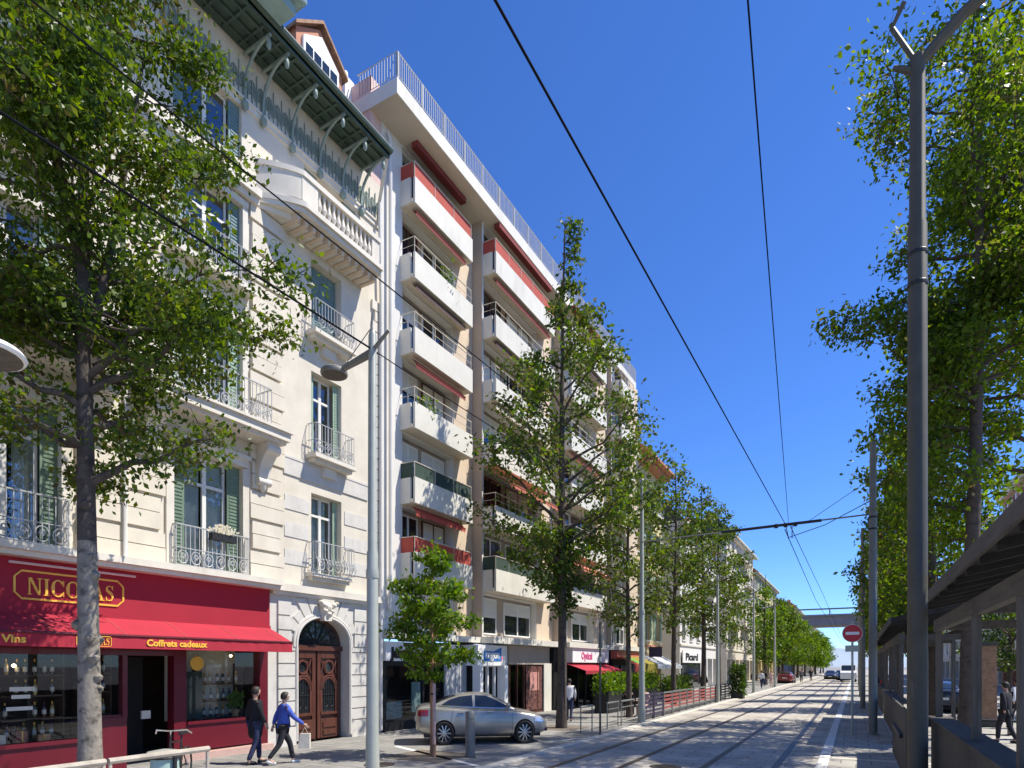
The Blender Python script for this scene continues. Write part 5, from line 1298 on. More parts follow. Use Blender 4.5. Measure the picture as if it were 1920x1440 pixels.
# sign post and no-entry sign
t = thing('sign_post', 'tall thin dark post with the back of a small sign beside the barrier rail', 'sign post', (-6.98, 18.08, 0))
b = MB(); b.lathe((-6.98,18.08,0), [(.033,0),(.033,3.55)], 10); b.build('post', m['steel_d'], t)
b = MB(); b.box(-7.05,-6.9,18.1,18.115,2.75,3.2); b.lathe((-6.98,18.03,2.4), [(.05,-.07),(.05,.07)], 8); b.build('sign_plate', m['galv'], t)
t = thing('no_entry_sign', 'round red no entry sign with a white bar on a slim grey post', 'road sign', (-.1, 22.2, 0))
b = MB(); b.lathe((-.1,22.2,0), [(.034,0),(.034,3.62)], 10); b.build('post', m['galv'], t)
Z = 3.22
b = MB(); b.lathe((-.1,22.15,Z), [(.27,-.012),(.275,0),(.27,.012)], 36, 'y'); ds = b.build('sign_disc', m['sign_red'], t)
b = MB(); b.box(-.29,.09,22.128,22.136,Z-.045,Z+.045); b.build('white_bar', m['white'], ds)
b = MB(); b.lathe((-.1,22.152,Z), [(.285,-.008),(.285,.008)], 36, 'y'); b.build('white_rim', m['white'], ds)
b = MB(); b.box(-.3,.1,22.15,22.165,Z-.58,Z-.38); b.build('small_plate', m['galv'], t)
# railings
def hoop(label, y0, y1, x, z=.92, r=.028, mt='galv', bars=0, group='pedestrian railings', x1=None):
    x1 = x if x1 is None else x1
    t = thing('railing', label, 'railing', (x, y0, 0), group)
    b = MB()
    for (xx, yy) in ((x,y0),(x1,y1)):
        b.tube([(xx,yy,0),(xx,yy,z)], r*.8, 8)
    b.build('post', m[mt], t)
    b = MB(); b.tube([(x,y0-.02,z),(x1,y1+.02,z)], r*1.35, 8)
    for k in range(bars): b.tube([(x,y0,z*(.25+.5*k/max(1,bars-1))),(x1,y1,z*(.25+.5*k/max(1,bars-1)))], r*.7, 6)
    b.build('rail', m[mt], t); return t
hoop('pale tube railing near the shop doorway, right one of the two by the mottled trunk', 4.42, 5.8, -8.5, .95, .032, 'rail_tan')
hoop('pale tube railing ending at the mottled trunk, left one of the two', 2.2, 4.34, -8.5, .95, .032, 'rail_tan')
hoop('short dark hoop railing, nearest one beyond the silver car', 18.05, 19.0, -7.62, .88, .026, 'steel')
hoop('dark railing with two bars between the hoop and the second left lamp', 20.1, 21.2, -7.5, .9, .026, 'steel', 2)
hoop('longer dark railing with two bars just before the second left lamp', 21.4, 23.4, -7.45, .9, .026, 'steel', 2)
def barrier(label, y0, y1, mt, group):
    t = thing('barrier', label, 'barrier', (-7.35, y0, 0), group)
    b = MB()
    for y in (y0+.03, y1-.03): b.box(-7.37,-7.33,y-.03,y+.03,0,1.05)
    b.box(-7.37,-7.33,y0+.06,y1-.06,.98,1.05); b.box(-7.37,-7.33,y0+.06,y1-.06,.18,.25); b.build('frame', m['steel' if mt == 'redbar' else mt], t)
    b = MB(); n = 4
    for k in range(n): b.box(-7.36,-7.34,y0+.07,y1-.07,.3+k*.17,.3+k*.17+.1)
    b.build('slats', m[mt], t); return t
for k in range(2): barrier(f'dark plastic barrier panel just past the second left lamp, {("nearer","farther")[k]} of two', 23.7+k*1.5, 25.1+k*1.5, 'purple', 'dark barrier panels')
for k in range(8): barrier(f'red and white slatted barrier panel along the tram line, {ords[k]} of eight', 26.7+k*1.42, 28.04+k*1.42, 'redbar', 'red and white barrier panels')
for k in range(3): barrier(f'black barrier panel beyond the red ones, {ords[k]} of three', 38.2+k*1.5, 39.6+k*1.5, 'iron', 'black barrier panels')
def bush(name, label, x, y, wx, wy, z0, z1, n, mt, ls=.14, seed=1, cat='hedge', box='iron'):
    t = thing(name, label, cat, (x, y, 0)); rg = np.random.default_rng(seed)
    b = MB(); b.box(x-wx*.42, x+wx*.42, y-wy*.47, y+wy*.47, 0, z0+.1); b.build('planter', m[box], t)
    P = np.stack([x+rg.uniform(-wx/2,wx/2,n), y+rg.uniform(-wy/2,wy/2,n), rg.uniform(z0,z1,n)], 1)+rg.normal(size=(n,3))*.06
    leaves_mesh('foliage', P, ls, rg, m[mt], t); return t
bush('clipped_bush', 'tall clipped bush standing at the far end of the black barriers', -6.9, 43.2, .9, .9, .3, 2.3, 1500, 'leaf_d', .18, 2, 'bush')
bush('hedge', 'bright green hedge planter in front of the terrace awnings', -10.2, 28.2, .8, 3.4, .9, 1.85, 2400, 'leaf_b', .16, 3)
bush('hedge', 'green hedge planter behind the second left lamp', -10.2, 33.0, .8, 3.2, .9, 1.8, 2000, 'leaf_b', .16, 4)
bush('hedge', 'low dark hedge behind the red barriers', -10.0, 39.5, .8, 5.5, .6, 1.5, 2200, 'leaf_d', .2, 6)
for (x, y, lab) in ((-3.6, 13.2, 'round iron manhole cover between the two tram tracks'), (-9.2, 10.4, 'round iron manhole cover on the paving near the first left lamp')):
    t = thing('manhole_cover', lab, 'manhole cover', (x,y,.008)); b = MB(); b.lathe((x,y,.0), [(.34,.0),(.34,.014),(.31,.015)], 24); b.build('frame', m['iron'], t)
    b = MB(); b.lathe((x,y,.0155), [(.30,0),(.30,.003)], 24)
    for k in range(-4,5): b.box(x-.25*math.cos(k*.33),x+.25*math.cos(k*.33),y+k*.06-.012,y+k*.06+.012,.0185,.0225)
    b.build('lid', m['rail'], t)
rpl = random.Random(6)
for (X_, s_, z_, lab) in ((13.02, 18.6, ZK[4], 'leafy pot plant on the second balcony from the top of the nearest balcony stack'), (13.02, 17.4, ZK[2], 'leafy pot plant on the fourth balcony from the top of the nearest balcony stack'), (12.55, 24.6, ZK[3], 'leafy pot plants on the third balcony from the top of the second balcony stack'), (12.55, 22.6, ZK[1], 'leafy pot plant on the fifth balcony from the top of the second balcony stack'), (12.15, 29.5, ZK[4], 'leafy pot plant on the second balcony from the top of the third balcony stack')):
    t = thing('balcony_plant', lab, 'plant', (-X_-.25, s_, z_+.11)); b = MB(); b.lathe((-X_-.25,s_,z_+.11), [(.12,0),(.16,.32),(.17,.34)], 10); b.build('pot', m['tile'], t)
    rg = np.random.default_rng(int(s_*10)); n = 260; P = np.array([-X_-.22, s_, z_+.95])+rg.normal(size=(n,3))*np.array([.14,.26,.26]); leaves_mesh('foliage', P, .13, rg, m['leaf_b'], t)
# litter bin
t = thing('litter_bin', 'bag holder litter bin with a pale green bag below the tube railing', 'litter bin', (-9.25, 5.6, 0))
b = MB(); b.tube([(-9.25+.21*math.cos(a), 5.6+.21*math.sin(a), .8) for a in np.linspace(0, 2*math.pi, 21)], .022, 6); b.tube([(-9.02,5.62,0),(-9.02,5.62,.9)], .03, 8); b.build('hoop', m['plastic'], t)
b = MB(); b.lathe((-9.25,5.6,.12), [(.12,0),(.19,.1),(.2,.4),(.195,.69)], 14); b.build('bag', m['bin_bag'], t, True)
b = MB(); b.lathe((-9.25,5.6,.86), [(.24,0),(.24,.025),(.05,.06)], 18); b.build('lid', m['galv'], t, True)
# bicycle, front towards the camera
t = thing('bicycle', 'parked bicycle with a pale handlebar in front of the shop doorway', 'bicycle', (-10.6, 6.6, 0))
ORG[t.name] = Vector((0,0,0))
def wheel(xx):
    b = MB(); b.tube([(xx+.33*math.cos(a), 0, .33+.33*math.sin(a)) for a in np.linspace(0, 2*math.pi, 25)], .018, 6); w_ = b.build('wheel', m['tyre'], t)
    b = MB()
    for k in range(12): a = k*math.pi/6; b.tube([(xx,0,.33),(xx+.32*math.cos(a),0,.33+.32*math.sin(a))], .003, 4)
    b.lathe((xx,0,.33), [(.025,-.04),(.025,.04)], 8, 'y'); b.build('spokes', m['chrome'], w_)
wheel(.52); wheel(-.52)
b = MB(); b.tube([(.52,.05,.33),(.44,.0,.78),(.40,0,.98)], .016, 6); b.tube([(.43,0,.82),(-.1,0,.36),(-.52,0,.33)], .016, 6); b.tube([(.43,0,.86),(-.2,0,.80)], .016, 6); b.tube([(-.1,0,.36),(-.24,0,.92)], .016, 6); b.tube([(-.52,0,.33),(-.2,0,.80)], .012, 6); b.build('frame', m['iron'], t)
b = MB(); b.tube([(.22,.29,1.0),(.34,.24,1.07),(.40,.05,1.06),(.40,-.05,1.06),(.34,-.24,1.07),(.22,-.29,1.0)], .016, 7); b.tube([(.40,0,.95),(.40,0,1.06)], .02, 6); b.build('handlebar', m['chrome'], t)
b = MB(); b.prism([(-.34,-.08,.93),(-.34,.08,.93),(-.1,.02,.93),(-.1,-.02,.93)], (0,0,.05)); b.build('saddle', m['plastic'], t)
t.rotation_euler = (0,0,R(-48)); t.location = (-10.75, 6.75, 0)

# ------------------------------------------------------------------ wooden stalls on the right
def stall(label, X0, s0, s1, posts, counter=True):
    t = thing('wooden_stall', label, 'market stall', (X0+.9, (s0+s1)/2, 0), 'wooden market stalls')
    b = MB(); b.prism([(X0-.2,s0-.2,3.40),(X0+1.9,s0-.2,3.86),(X0+1.9,s0-.2,3.98),(X0-.2,s0-.2,3.52)], (0,s1-s0+.4,0)); rf = b.build('roof', m['roof_felt'], t)
    b = MB(); b.box(X0-.24,X0-.2,s0-.2,s1+.2,3.36,3.54); b.build('roof_edge', m['grey_wood_x'], rf)
    b = MB(); n = int((s1-s0)/.9)
    for k in range(n+1):
        s = s0+(s1-s0-.06)*k/n; b.prism([(X0-.18,s,3.30),(X0+1.85,s,3.74),(X0+1.85,s,3.84),(X0-.18,s,3.395)], (0,.06,0))
    b.build('rafters', m['roof_felt'], rf)
    b = MB(); b.box(X0+.0,X0+.12,s0,s1,2.88,3.10); b.box(X0+1.55,X0+1.67,s0,s1,3.05,3.28)
    for s in posts: b.box(X0+.12,X0+1.55,s-.05,s+.05,2.9,3.06)
    b.build('beams', m['grey_wood_x'], t)
    for s in posts:
        for xx in (X0+.01, X0+1.56):
            b = MB(); b.box(xx, xx+.1, s-.065, s+.065, 0, 2.88 if xx < X0+.5 else 3.05); b.build('post', m['grey_wood'], t)
    if counter:
        b = MB(); k = s0
        while k < s1-.1: b.box(X0-.05, X0-.02, k, k+.135, .05, 1.14); k += .142
        b.box(X0-.02, X0-.0, s0, s1, .05, 1.1); b.build('front_boards', m['grey_wood'], t)
        b = MB(); b.box(X0-.1, X0+.28, s0, s1, 1.142, 1.19); b.build('counter_top', m['grey_wood_x'], t)
stall('weathered wooden market stall with an open front nearest on the right', 1.36, 4.6, 14.9, (5.4, 7.6, 10.3, 14.6))
stall('second weathered wooden stall beyond the forked tree', 1.05, 20.0, 30.0, (20.3, 23.5, 26.7, 29.7))
stall('third weathered wooden stall farther down the right side', 1.1, 32.0, 42.0, (32.3, 35.5, 38.7, 41.7))
t = thing('plank_screen', 'grey plank screen between the tall dark pole and the second stall', 'fence', (.82, 15.8, 0))
b = MB(); k = 13.4
while k < 18.1: b.box(.80,.84,k,k+.15,.04,1.38); k += .16
b.build('boards', m['grey_wood'], t)
b = MB(); b.box(.84,.9,13.4,18.2,.3,.4); b.box(.84,.9,13.4,18.2,1.1,1.2); b.box(.74,.80,14.2,17.0,.78,.86); b.build('rails', m['iron'], t)
def crate(label, x, y, mt, z0=0.):
    t = thing('crate', label, 'crate', (x,y,z0), 'crates on the square'); b = MB()
    for k in range(3):
        z = z0+.04+k*.13
        b.box(x-.3,x+.3,y-.2,y-.18,z,z+.1); b.box(x-.3,x+.3,y+.18,y+.2,z,z+.1); b.box(x-.3,x-.28,y-.18,y+.18,z,z+.1); b.box(x+.28,x+.3,y-.18,y+.18,z,z+.1)
    b.box(x-.28,x+.28,y-.18,y+.18,z0+.0,z0+.03); b.build('slats', m[mt], t)
    b = MB()
    for (sx,sy) in ((-1,-1),(1,-1),(1,1),(-1,1)): b.box(x+sx*.26-.02,x+sx*.26+.02,y+sy*.16-.02,y+sy*.16+.02,z0+.03,z0+.42)
    b.build('corner_posts', m['card'], t)
crate('yellow crate on the ground, left one of the pair on the sunny square', 6.5, 30.2, 'yolk'); crate('brown crate on the ground right of the yellow one', 7.3, 30.4, 'card'); crate('brown crate stacked on the other brown crate', 7.3, 30.4, 'card', .44); crate('yellow crate stacked on the other yellow crate', 6.5, 30.2, 'yolk', .44)
t = thing('advertising_column', 'orange brown panel column standing on the square behind the stalls', 'column', (4.1, 27.5, 0))
b = MB(); b.box(3.85,4.35,27.3,27.7,.3,2.9); b.build('panel', m['bark_b'], t)
b = MB(); b.box(3.8,4.4,27.25,27.75,0,.298); b.box(3.8,4.4,27.25,27.75,2.902,3.05); b.build('frame', m['steel_d'], t)
t = thing('bench', 'dark flat bench on the sunny square seen under the stall roof', 'bench', (3.6, 24.5, 0))
b = MB(); b.box(3.0,4.4,24.3,24.8,.42,.48); b.build('seat', m['iron'], t)
for x in (3.1, 4.2):
    b = MB(); b.box(x,x+.08,24.35,24.75,0,.418); b.build('leg', m['iron'], t)
# ------------------------------------------------------------------ cars
def ev_mesh(o):
    dg = bpy.context.evaluated_depsgraph_get(); dg.update()
    return bpy.data.meshes.new_from_object(o.evaluated_get(dg))
def from_v(name, vs, fs):
    me = bpy.data.meshes.new(name); me.from_pydata(vs, [], fs); o = bpy.data.objects.new(name, me); COL.objects.link(o); return o
def loft(secs, close=True):
    """list of equal-length rings -> verts, faces"""
    k = len(secs[0]); vs = [p for s in secs for p in s]; fs = []
    for i in range(len(secs)-1):
        for j in range(k):
            a = i*k+j; b_ = i*k+(j+1) % k; fs.append((a, b_, b_+k, a+k))
    fs.append(tuple(range(k-1, -1, -1))); fs.append(tuple(range((len(secs)-1)*k, len(secs)*k)))
    return vs, fs
def sedan(label, paint='paint', sx=.82, group=None, detail=True):
    t = thing('parked_car', label, 'car', (0,0,0), group)
    st = [(-2.28,.62,.44,.84),(-2.24,.74,.34,1.02),(-2.05,.84,.26,1.075),(-1.7,.885,.22,1.09),(-1.2,.905,.20,1.06),(-.5,.91,.19,1.01),(.3,.91,.19,.985),(.95,.905,.20,.965),(1.4,.895,.21,.915),(1.8,.85,.22,.845),(2.1,.76,.25,.745),(2.24,.62,.30,.64),(2.29,.48,.36,.56)]
    secs = []
    for (x, w, zb, zt) in st:
        h = zt-zb; half = [(w*.80,zb),(w*.97,zb+.10),(w,zb+h*.40),(w*.985,zb+h*.66),(w*.955,zt-h*.10),(w*.87,zt-.012),(w*.5,zt+.025)]
        ring = [(x,-a,z) for (a,z) in half]+[(x,a,z) for (a,z) in reversed(half)]
        secs.append(ring)
    o = from_v('tmp', *loft(secs)); md = o.modifiers.new('s','SUBSURF'); md.levels = 2
    cut = MB()
    for wx in (-1.33, 1.42):
        for sg in (-1, 1):
            y0_, y1_ = (.62, 1.2) if sg > 0 else (-1.2, -.62)
            cut.lathe((wx,0,.325), [(.375,y0_),(.375,y1_)], 28, 'y')
    c = from_v('cut', cut.v, cut.f)
    bmm = bmesh.new(); bmm.from_mesh(c.data); bmesh.ops.recalc_face_normals(bmm, faces=bmm.faces); bmm.to_mesh(c.data); bmm.free()
    bmm = bmesh.new(); bmm.from_mesh(o.data); bmesh.ops.recalc_face_normals(bmm, faces=bmm.faces); bmm.to_mesh(o.data); bmm.free()
    bo = o.modifiers.new('b','BOOLEAN'); bo.object = c; bo.operation = 'DIFFERENCE'; bo.solver = 'EXACT'
    me = ev_mesh(o); bpy.data.objects.remove(o); bpy.data.objects.remove(c)
    me.name = 'body'; me.materials.clear(); me.materials.append(m[paint])
    for p in me.polygons: p.use_smooth = True; p.material_index = 0
    me.set_sharp_from_angle(angle=R(50))
    body = bpy.data.objects.new('body', me); COL.objects.link(body); body.parent = t; ORG[body.name] = Vector()
    # cabin
    cs = [(-1.80,.70,1.06,1.07),(-1.45,.735,1.06,1.20),(-1.0,.755,1.03,1.345),(-.55,.765,1.0,1.415),(-.1,.765,.99,1.43),(.25,.76,.98,1.395),(.65,.755,.965,1.22),(1.05,.74,.95,1.02),(1.22,.70,.94,.95)]
    def halfc(x, w, zb, zt):
        tw = w*(1-.30*min(1,(zt-zb)/.42)); return [(w*1.06,zb-.06),(w*1.02,zb+.01),(tw*1.04,zt-.05*min(1,(zt-zb)/.2)),(tw*.85,zt-.006),(tw*.4,zt+.012)]
    secs = [[(x,-a,z) for (a,z) in halfc(x,w,zb,zt)]+[(x,a,z) for (a,z) in reversed(halfc(x,w,zb,zt))] for (x,w,zb,zt) in cs]
    o = from_v('tmp', *loft(secs)); o.modifiers.new('s','SUBSURF').levels = 2; me = ev_mesh(o); bpy.data.objects.remove(o)
    me.name = 'roof'; me.materials.append(m[paint]); 
    for p in me.polygons: p.use_smooth = True
    ro = bpy.data.objects.new('roof', me); COL.objects.link(ro); ro.parent = t; ORG[ro.name] = Vector()
    # glazing projected on the cabin surface
    from mathutils.bvhtree import BVHTree
    bv = BVHTree.FromPolygons([v.co.copy() for v in me.vertices], [tuple(p.vertices) for p in me.polygons])
    def side_panel(poly, sg, name, mat, off=.006, nx=10):
        b = MB(); n = 12
        lo = poly['lo']; hi = poly['hi']
        def it(c, x): return interp(c, x)
        xs = np.linspace(lo[0][0], lo[-1][0], nx*2)
        g = []
        for x in xs:
            col = []
            for q in np.linspace(0, 1, 6):
                z = it(lo, x)*(1-q)+it(hi, x)*q
                hit = bv.ray_cast(Vector((x, sg*3, z)), Vector((0,-sg,0)))
                y = hit[0].y if hit[0] else sg*.7
                col.append((x, y+sg*off, z))
            g.append(col)
        for i in range(len(g)-1):
            for j in range(5): b.quad(g[i][j], g[i+1][j], g[i+1][j+1], g[i][j+1])
        return b.build(name, m[mat], t, True)
    for sg in (-1, 1):
        side_panel({'lo':[(-1.42,1.10),(-.42,1.055),(-.36,1.05)],'hi':[(-1.42,1.105),(-1.15,1.24),(-.8,1.325),(-.36,1.36)]}, sg, 'side_window', 'darkglass')
        side_panel({'lo':[(-.27,1.045),(.70,1.02),(.9,1.02)],'hi':[(-.27,1.36),(.1,1.345),(.45,1.235),(.9,1.03)]}, sg, 'side_window', 'darkglass')
        b = MB(); b.tube([(-1.5,sg*.80,1.075),(-.5,sg*.825,1.035),(.5,sg*.82,1.0),(.95,sg*.80,.985)], .012, 5); b.build('window_trim', m['chrome'], t)
    def top_panel(x0, x1, wf, name, off=.008):
        b = MB(); g = []
        for x in np.linspace(x0, x1, 12):
            row = []
            q = (x-x0)/(x1-x0); ww = wf[0]+(wf[1]-wf[0])*q
            for y in np.linspace(-ww, ww, 12):
                hit = bv.ray_cast(Vector((x,y,3)), Vector((0,0,-1))); row.append((x, y, (hit[0].z if hit[0] else 1.2)+off))
            g.append(row)
        for i in range(11):
            for j in range(11): b.quad(g[i][j], g[i+1][j], g[i+1][j+1], g[i][j+1])
        b.build(name, m['darkglass'], t, True)
    top_panel(.36, 1.10, (.50,.62), 'windscreen'); top_panel(-1.68, -.92, (.58,.50), 'rear_window')
    # wheels
    for wx in (-1.33, 1.42):
        for sg in (-1, 1):
            yc = sg*.80
            b = MB(); b.lathe((wx,yc,.325), [(.235,-.10),(.30,-.105),(.325,-.08),(.328,0),(.325,.08),(.30,.105),(.235,.10)], 28, 'y', cap=False); w_ = b.build('wheel', m['tyre'], t, True)
            b = MB(); b.lathe((wx,yc,.325), [(.24,-.09),(.225,-.05),(.225,.05),(.24,.09)], 28, 'y', cap=False)
            for k in range(10):
                a = k*math.pi/5; ca, sa = math.cos(a), math.sin(a); pa, pb = (-sa*.018, ca*.018), (-sa*.03, ca*.03)
                yo = yc+sg*.075
                b.prism([(wx+ca*.05+pa[0],yo,.325+sa*.05+pa[1]),(wx+ca*.228+pb[0]*.6,yo-sg*.012,.325+sa*.228+pb[1]*.6),(wx+ca*.228-pb[0]*.6,yo-sg*.012,.325+sa*.228-pb[1]*.6),(wx+ca*.05-pa[0],yo,.325+sa*.05-pa[1])], (0,-sg*.03,0))
            b.lathe((wx,yc+sg*.07,.325), [(.06,-.02),(.06,.02)], 12, 'y'); b.build('rim', m['alloy'], w_)
            b = MB(); b.lathe((wx,yc-sg*.03,.325), [(.22,-.01),(.22,.01)], 16, 'y'); b.build('brake_disc', m['iron'], w_)
    b = MB()
    for wx in (-1.33, 1.42): b.lathe((wx,0,.34), [(.37,-.66),(.37,.66)], 24, 'y')
    b.box(-2.0, 2.0, -.7, .7, .2, .3); b.build('underbody', m['plastic'], t)
    if detail:
        bb = BVHTree.FromPolygons([v.co.copy() for v in body.data.vertices], [tuple(p.vertices) for p in body.data.polygons])
        def sidey(x, z, sg):
            h = bb.ray_cast(Vector((x,sg*3,z)), Vector((0,-sg,0))); return h[0].y if h[0] else sg*.9
        for sg in (-1, 1):
            b = MB()       # door gaps
            for x, z0_, z1_ in ((.98,.30,.95),(-.32,.26,1.0),(-1.02,.62,1.02)):
                zz = np.linspace(z0_, z1_, 9); b.tube([(x-(.10*(1-q/8) if x < -1 else 0), sidey(x,z,sg)+sg*.001, z) for q, z in enumerate(zz)], .006, 4)
            b.tube([(x, sidey(x,.29,sg)+sg*.001, .29) for x in np.linspace(-.9,.98,9)], .006, 4); b.build('door_gap', m['plastic'], t)
            for x in (-.85, .12):
                b = MB(); b.tube([(x, sidey(x,.90,sg)+sg*.02, .90), (x+.2, sidey(x+.2,.90,sg)+sg*.02, .895)], .016, 6); b.build('door_handle', m[paint], t)
            b = MB(); b.tube([(.86,sg*.80,1.0),(.84,sg*.96,1.06)], .02, 6); b.lathe((.82,sg*.98,1.09), [(.02,-.1),(.07,-.06),(.085,0),(.07,.06),(.02,.1)], 10, 'y'); b.build('wing_mirror', m[paint], t, True)
            # lamps hugging the corners
            def corner(xs, zf, name, mat, off=.01):
                b = MB(); g = []
                for x in xs:
                    z0_, z1_ = zf(x); g.append([(x, sidey(x, z, sg)+sg*off, z) for z in np.linspace(z0_, z1_, 5)])
                for i in range(len(g)-1):
                    for j in range(4): b.quad(g[i][j], g[i+1][j], g[i+1][j+1], g[i][j+1])
                b.build(name, m[mat], t, True)
            corner(np.linspace(1.78, 2.2, 9), lambda x: (.60+.06*(2.2-x), .70+.22*(2.2-x)), 'headlight', 'lens')
            corner(np.linspace(-2.2, -1.86, 8), lambda x: (.80, .97+.02*(x+2.2)), 'tail_light', 'lamp_red')
        b = MB(); b.box(2.20,2.285,-.36,.36,.36,.50); b.box(2.10,2.26,.46,.64,.33,.43); b.box(2.10,2.26,-.64,-.46,.33,.43); b.build('grille', m['plastic'], t)
        b = MB(); b.box(2.27,2.30,-.26,.26,.40,.50); b.box(-2.30,-2.27,-.26,.26,.62,.73); b.build('number_plate', m['white'], t)
        b = MB(); b.lathe((-1.9,0,1.1), [(.02,-.5),(.012,.5)], 6, 'y'); b.build('boot_lip', m[paint], t)
    for ch in t.children_recursive:
        if ch.type == 'MESH':
            for v in ch.data.vertices: v.co.x *= sx
    return t
car = sedan('silver grey four door saloon car parked across the driveway behind the bollard')
ang = math.atan2(15.25-13.75, -8.05+9.93)
mid = Vector(((-9.93-8.05)/2, (13.75+15.25)/2, 0)); nrm = Vector((-math.sin(ang), math.cos(ang), 0))
car.rotation_euler = (0,0,ang); car.location = mid+nrm*.86-Vector((math.cos(ang),math.sin(ang),0))*.04+Vector((0,0,.008))
def recolour(root, paint):
    for ch in root.children_recursive:
        for sl_ in ch.material_slots:
            if sl_.material and sl_.material.name == m['paint'].name:
                sl_.link = 'OBJECT'; sl_.material = m[paint]
for (x, y, rz, p, lab) in ((-1.6,104,-92,'paint_d','dark blue car far down the tram street nearest the white van'),(-3.6,112,-90,'paint_d','dark car far down the tram street, left of the white van'),(-7.6,84,88,'paint_r','reddish car parked under the bright green trees'),(-2.4,122,-88,'paint','silver car farthest down the tram street'),(3.6,36,85,'paint_d','dark car parked behind the stalls on the right')):
    c = copy_tree(car); c.location = (x,y,.01); c.rotation_euler = (0,0,R(rz)); c['label'] = lab; c['group'] = 'cars in the distance'
    if p != 'paint': recolour(c, p)
# white van
t = thing('white_van', 'white van far down the street below the viaduct', 'van', (-.9, 96, 0)); ORG[t.name] = Vector()
b = MB(); prof = [(-2.4,.4),(-2.4,2.15),(-2.2,2.3),(1.0,2.3),(1.7,1.5),(2.4,1.25),(2.5,.4)]
b.prism([(x,-.95,z) for x, z in prof], (0,1.9,0)); b.build('body', m['paint_w'], t)
b = MB(); b.quad((1.07,-.8,2.22),(1.07,.8,2.22),(1.67,.8,1.56),(1.67,-.8,1.56)); b.v = [(v[0]+.02,v[1],v[2]+.02) for v in b.v]; b.build('windscreen', m['darkglass'], t)
for x in (-1.5, 1.6):
    for y in (-.85, .85):
        b = MB(); b.lathe((x,y,.34), [(.34,-.12),(.34,.12)], 16, 'y'); b.build('wheel', m['tyre'], t)
for y in (-.7,.7):
    b = MB(); b.box(2.42,2.52,y-.15,y+.15,.85,1.05); b.build('headlight', m['lens'], t)
t.location = (-.9,96,0); t.rotation_euler = (0,0,R(-90))

# ------------------------------------------------------------------ people
def skin(verts, edges, rad, name, mat, parent, root=0, sub=1):
    me = bpy.data.meshes.new(name); me.from_pydata(verts, edges, []); o = bpy.data.objects.new(name, me); COL.objects.link(o)
    md = o.modifiers.new('k', 'SKIN'); md.use_smooth_shade = True
    for i, r_ in enumerate(rad):
        sv = me.skin_vertices[0].data[i]; sv.radius = (r_, r_) if not isinstance(r_, tuple) else r_; sv.use_root = (i == root)
    s_ = o.modifiers.new('s', 'SUBSURF'); s_.levels = sub; s_.render_levels = sub
    me2 = ev_mesh(o); bpy.data.objects.remove(o); bpy.data.meshes.remove(me)
    me2.name = name; me2.materials.clear(); me2.materials.append(m[mat])
    for p in me2.polygons: p.use_smooth = True; p.material_index = 0
    q = bpy.data.objects.new(name, me2); COL.objects.link(q); q.parent = parent; ORG[q.name] = Vector()
    return q
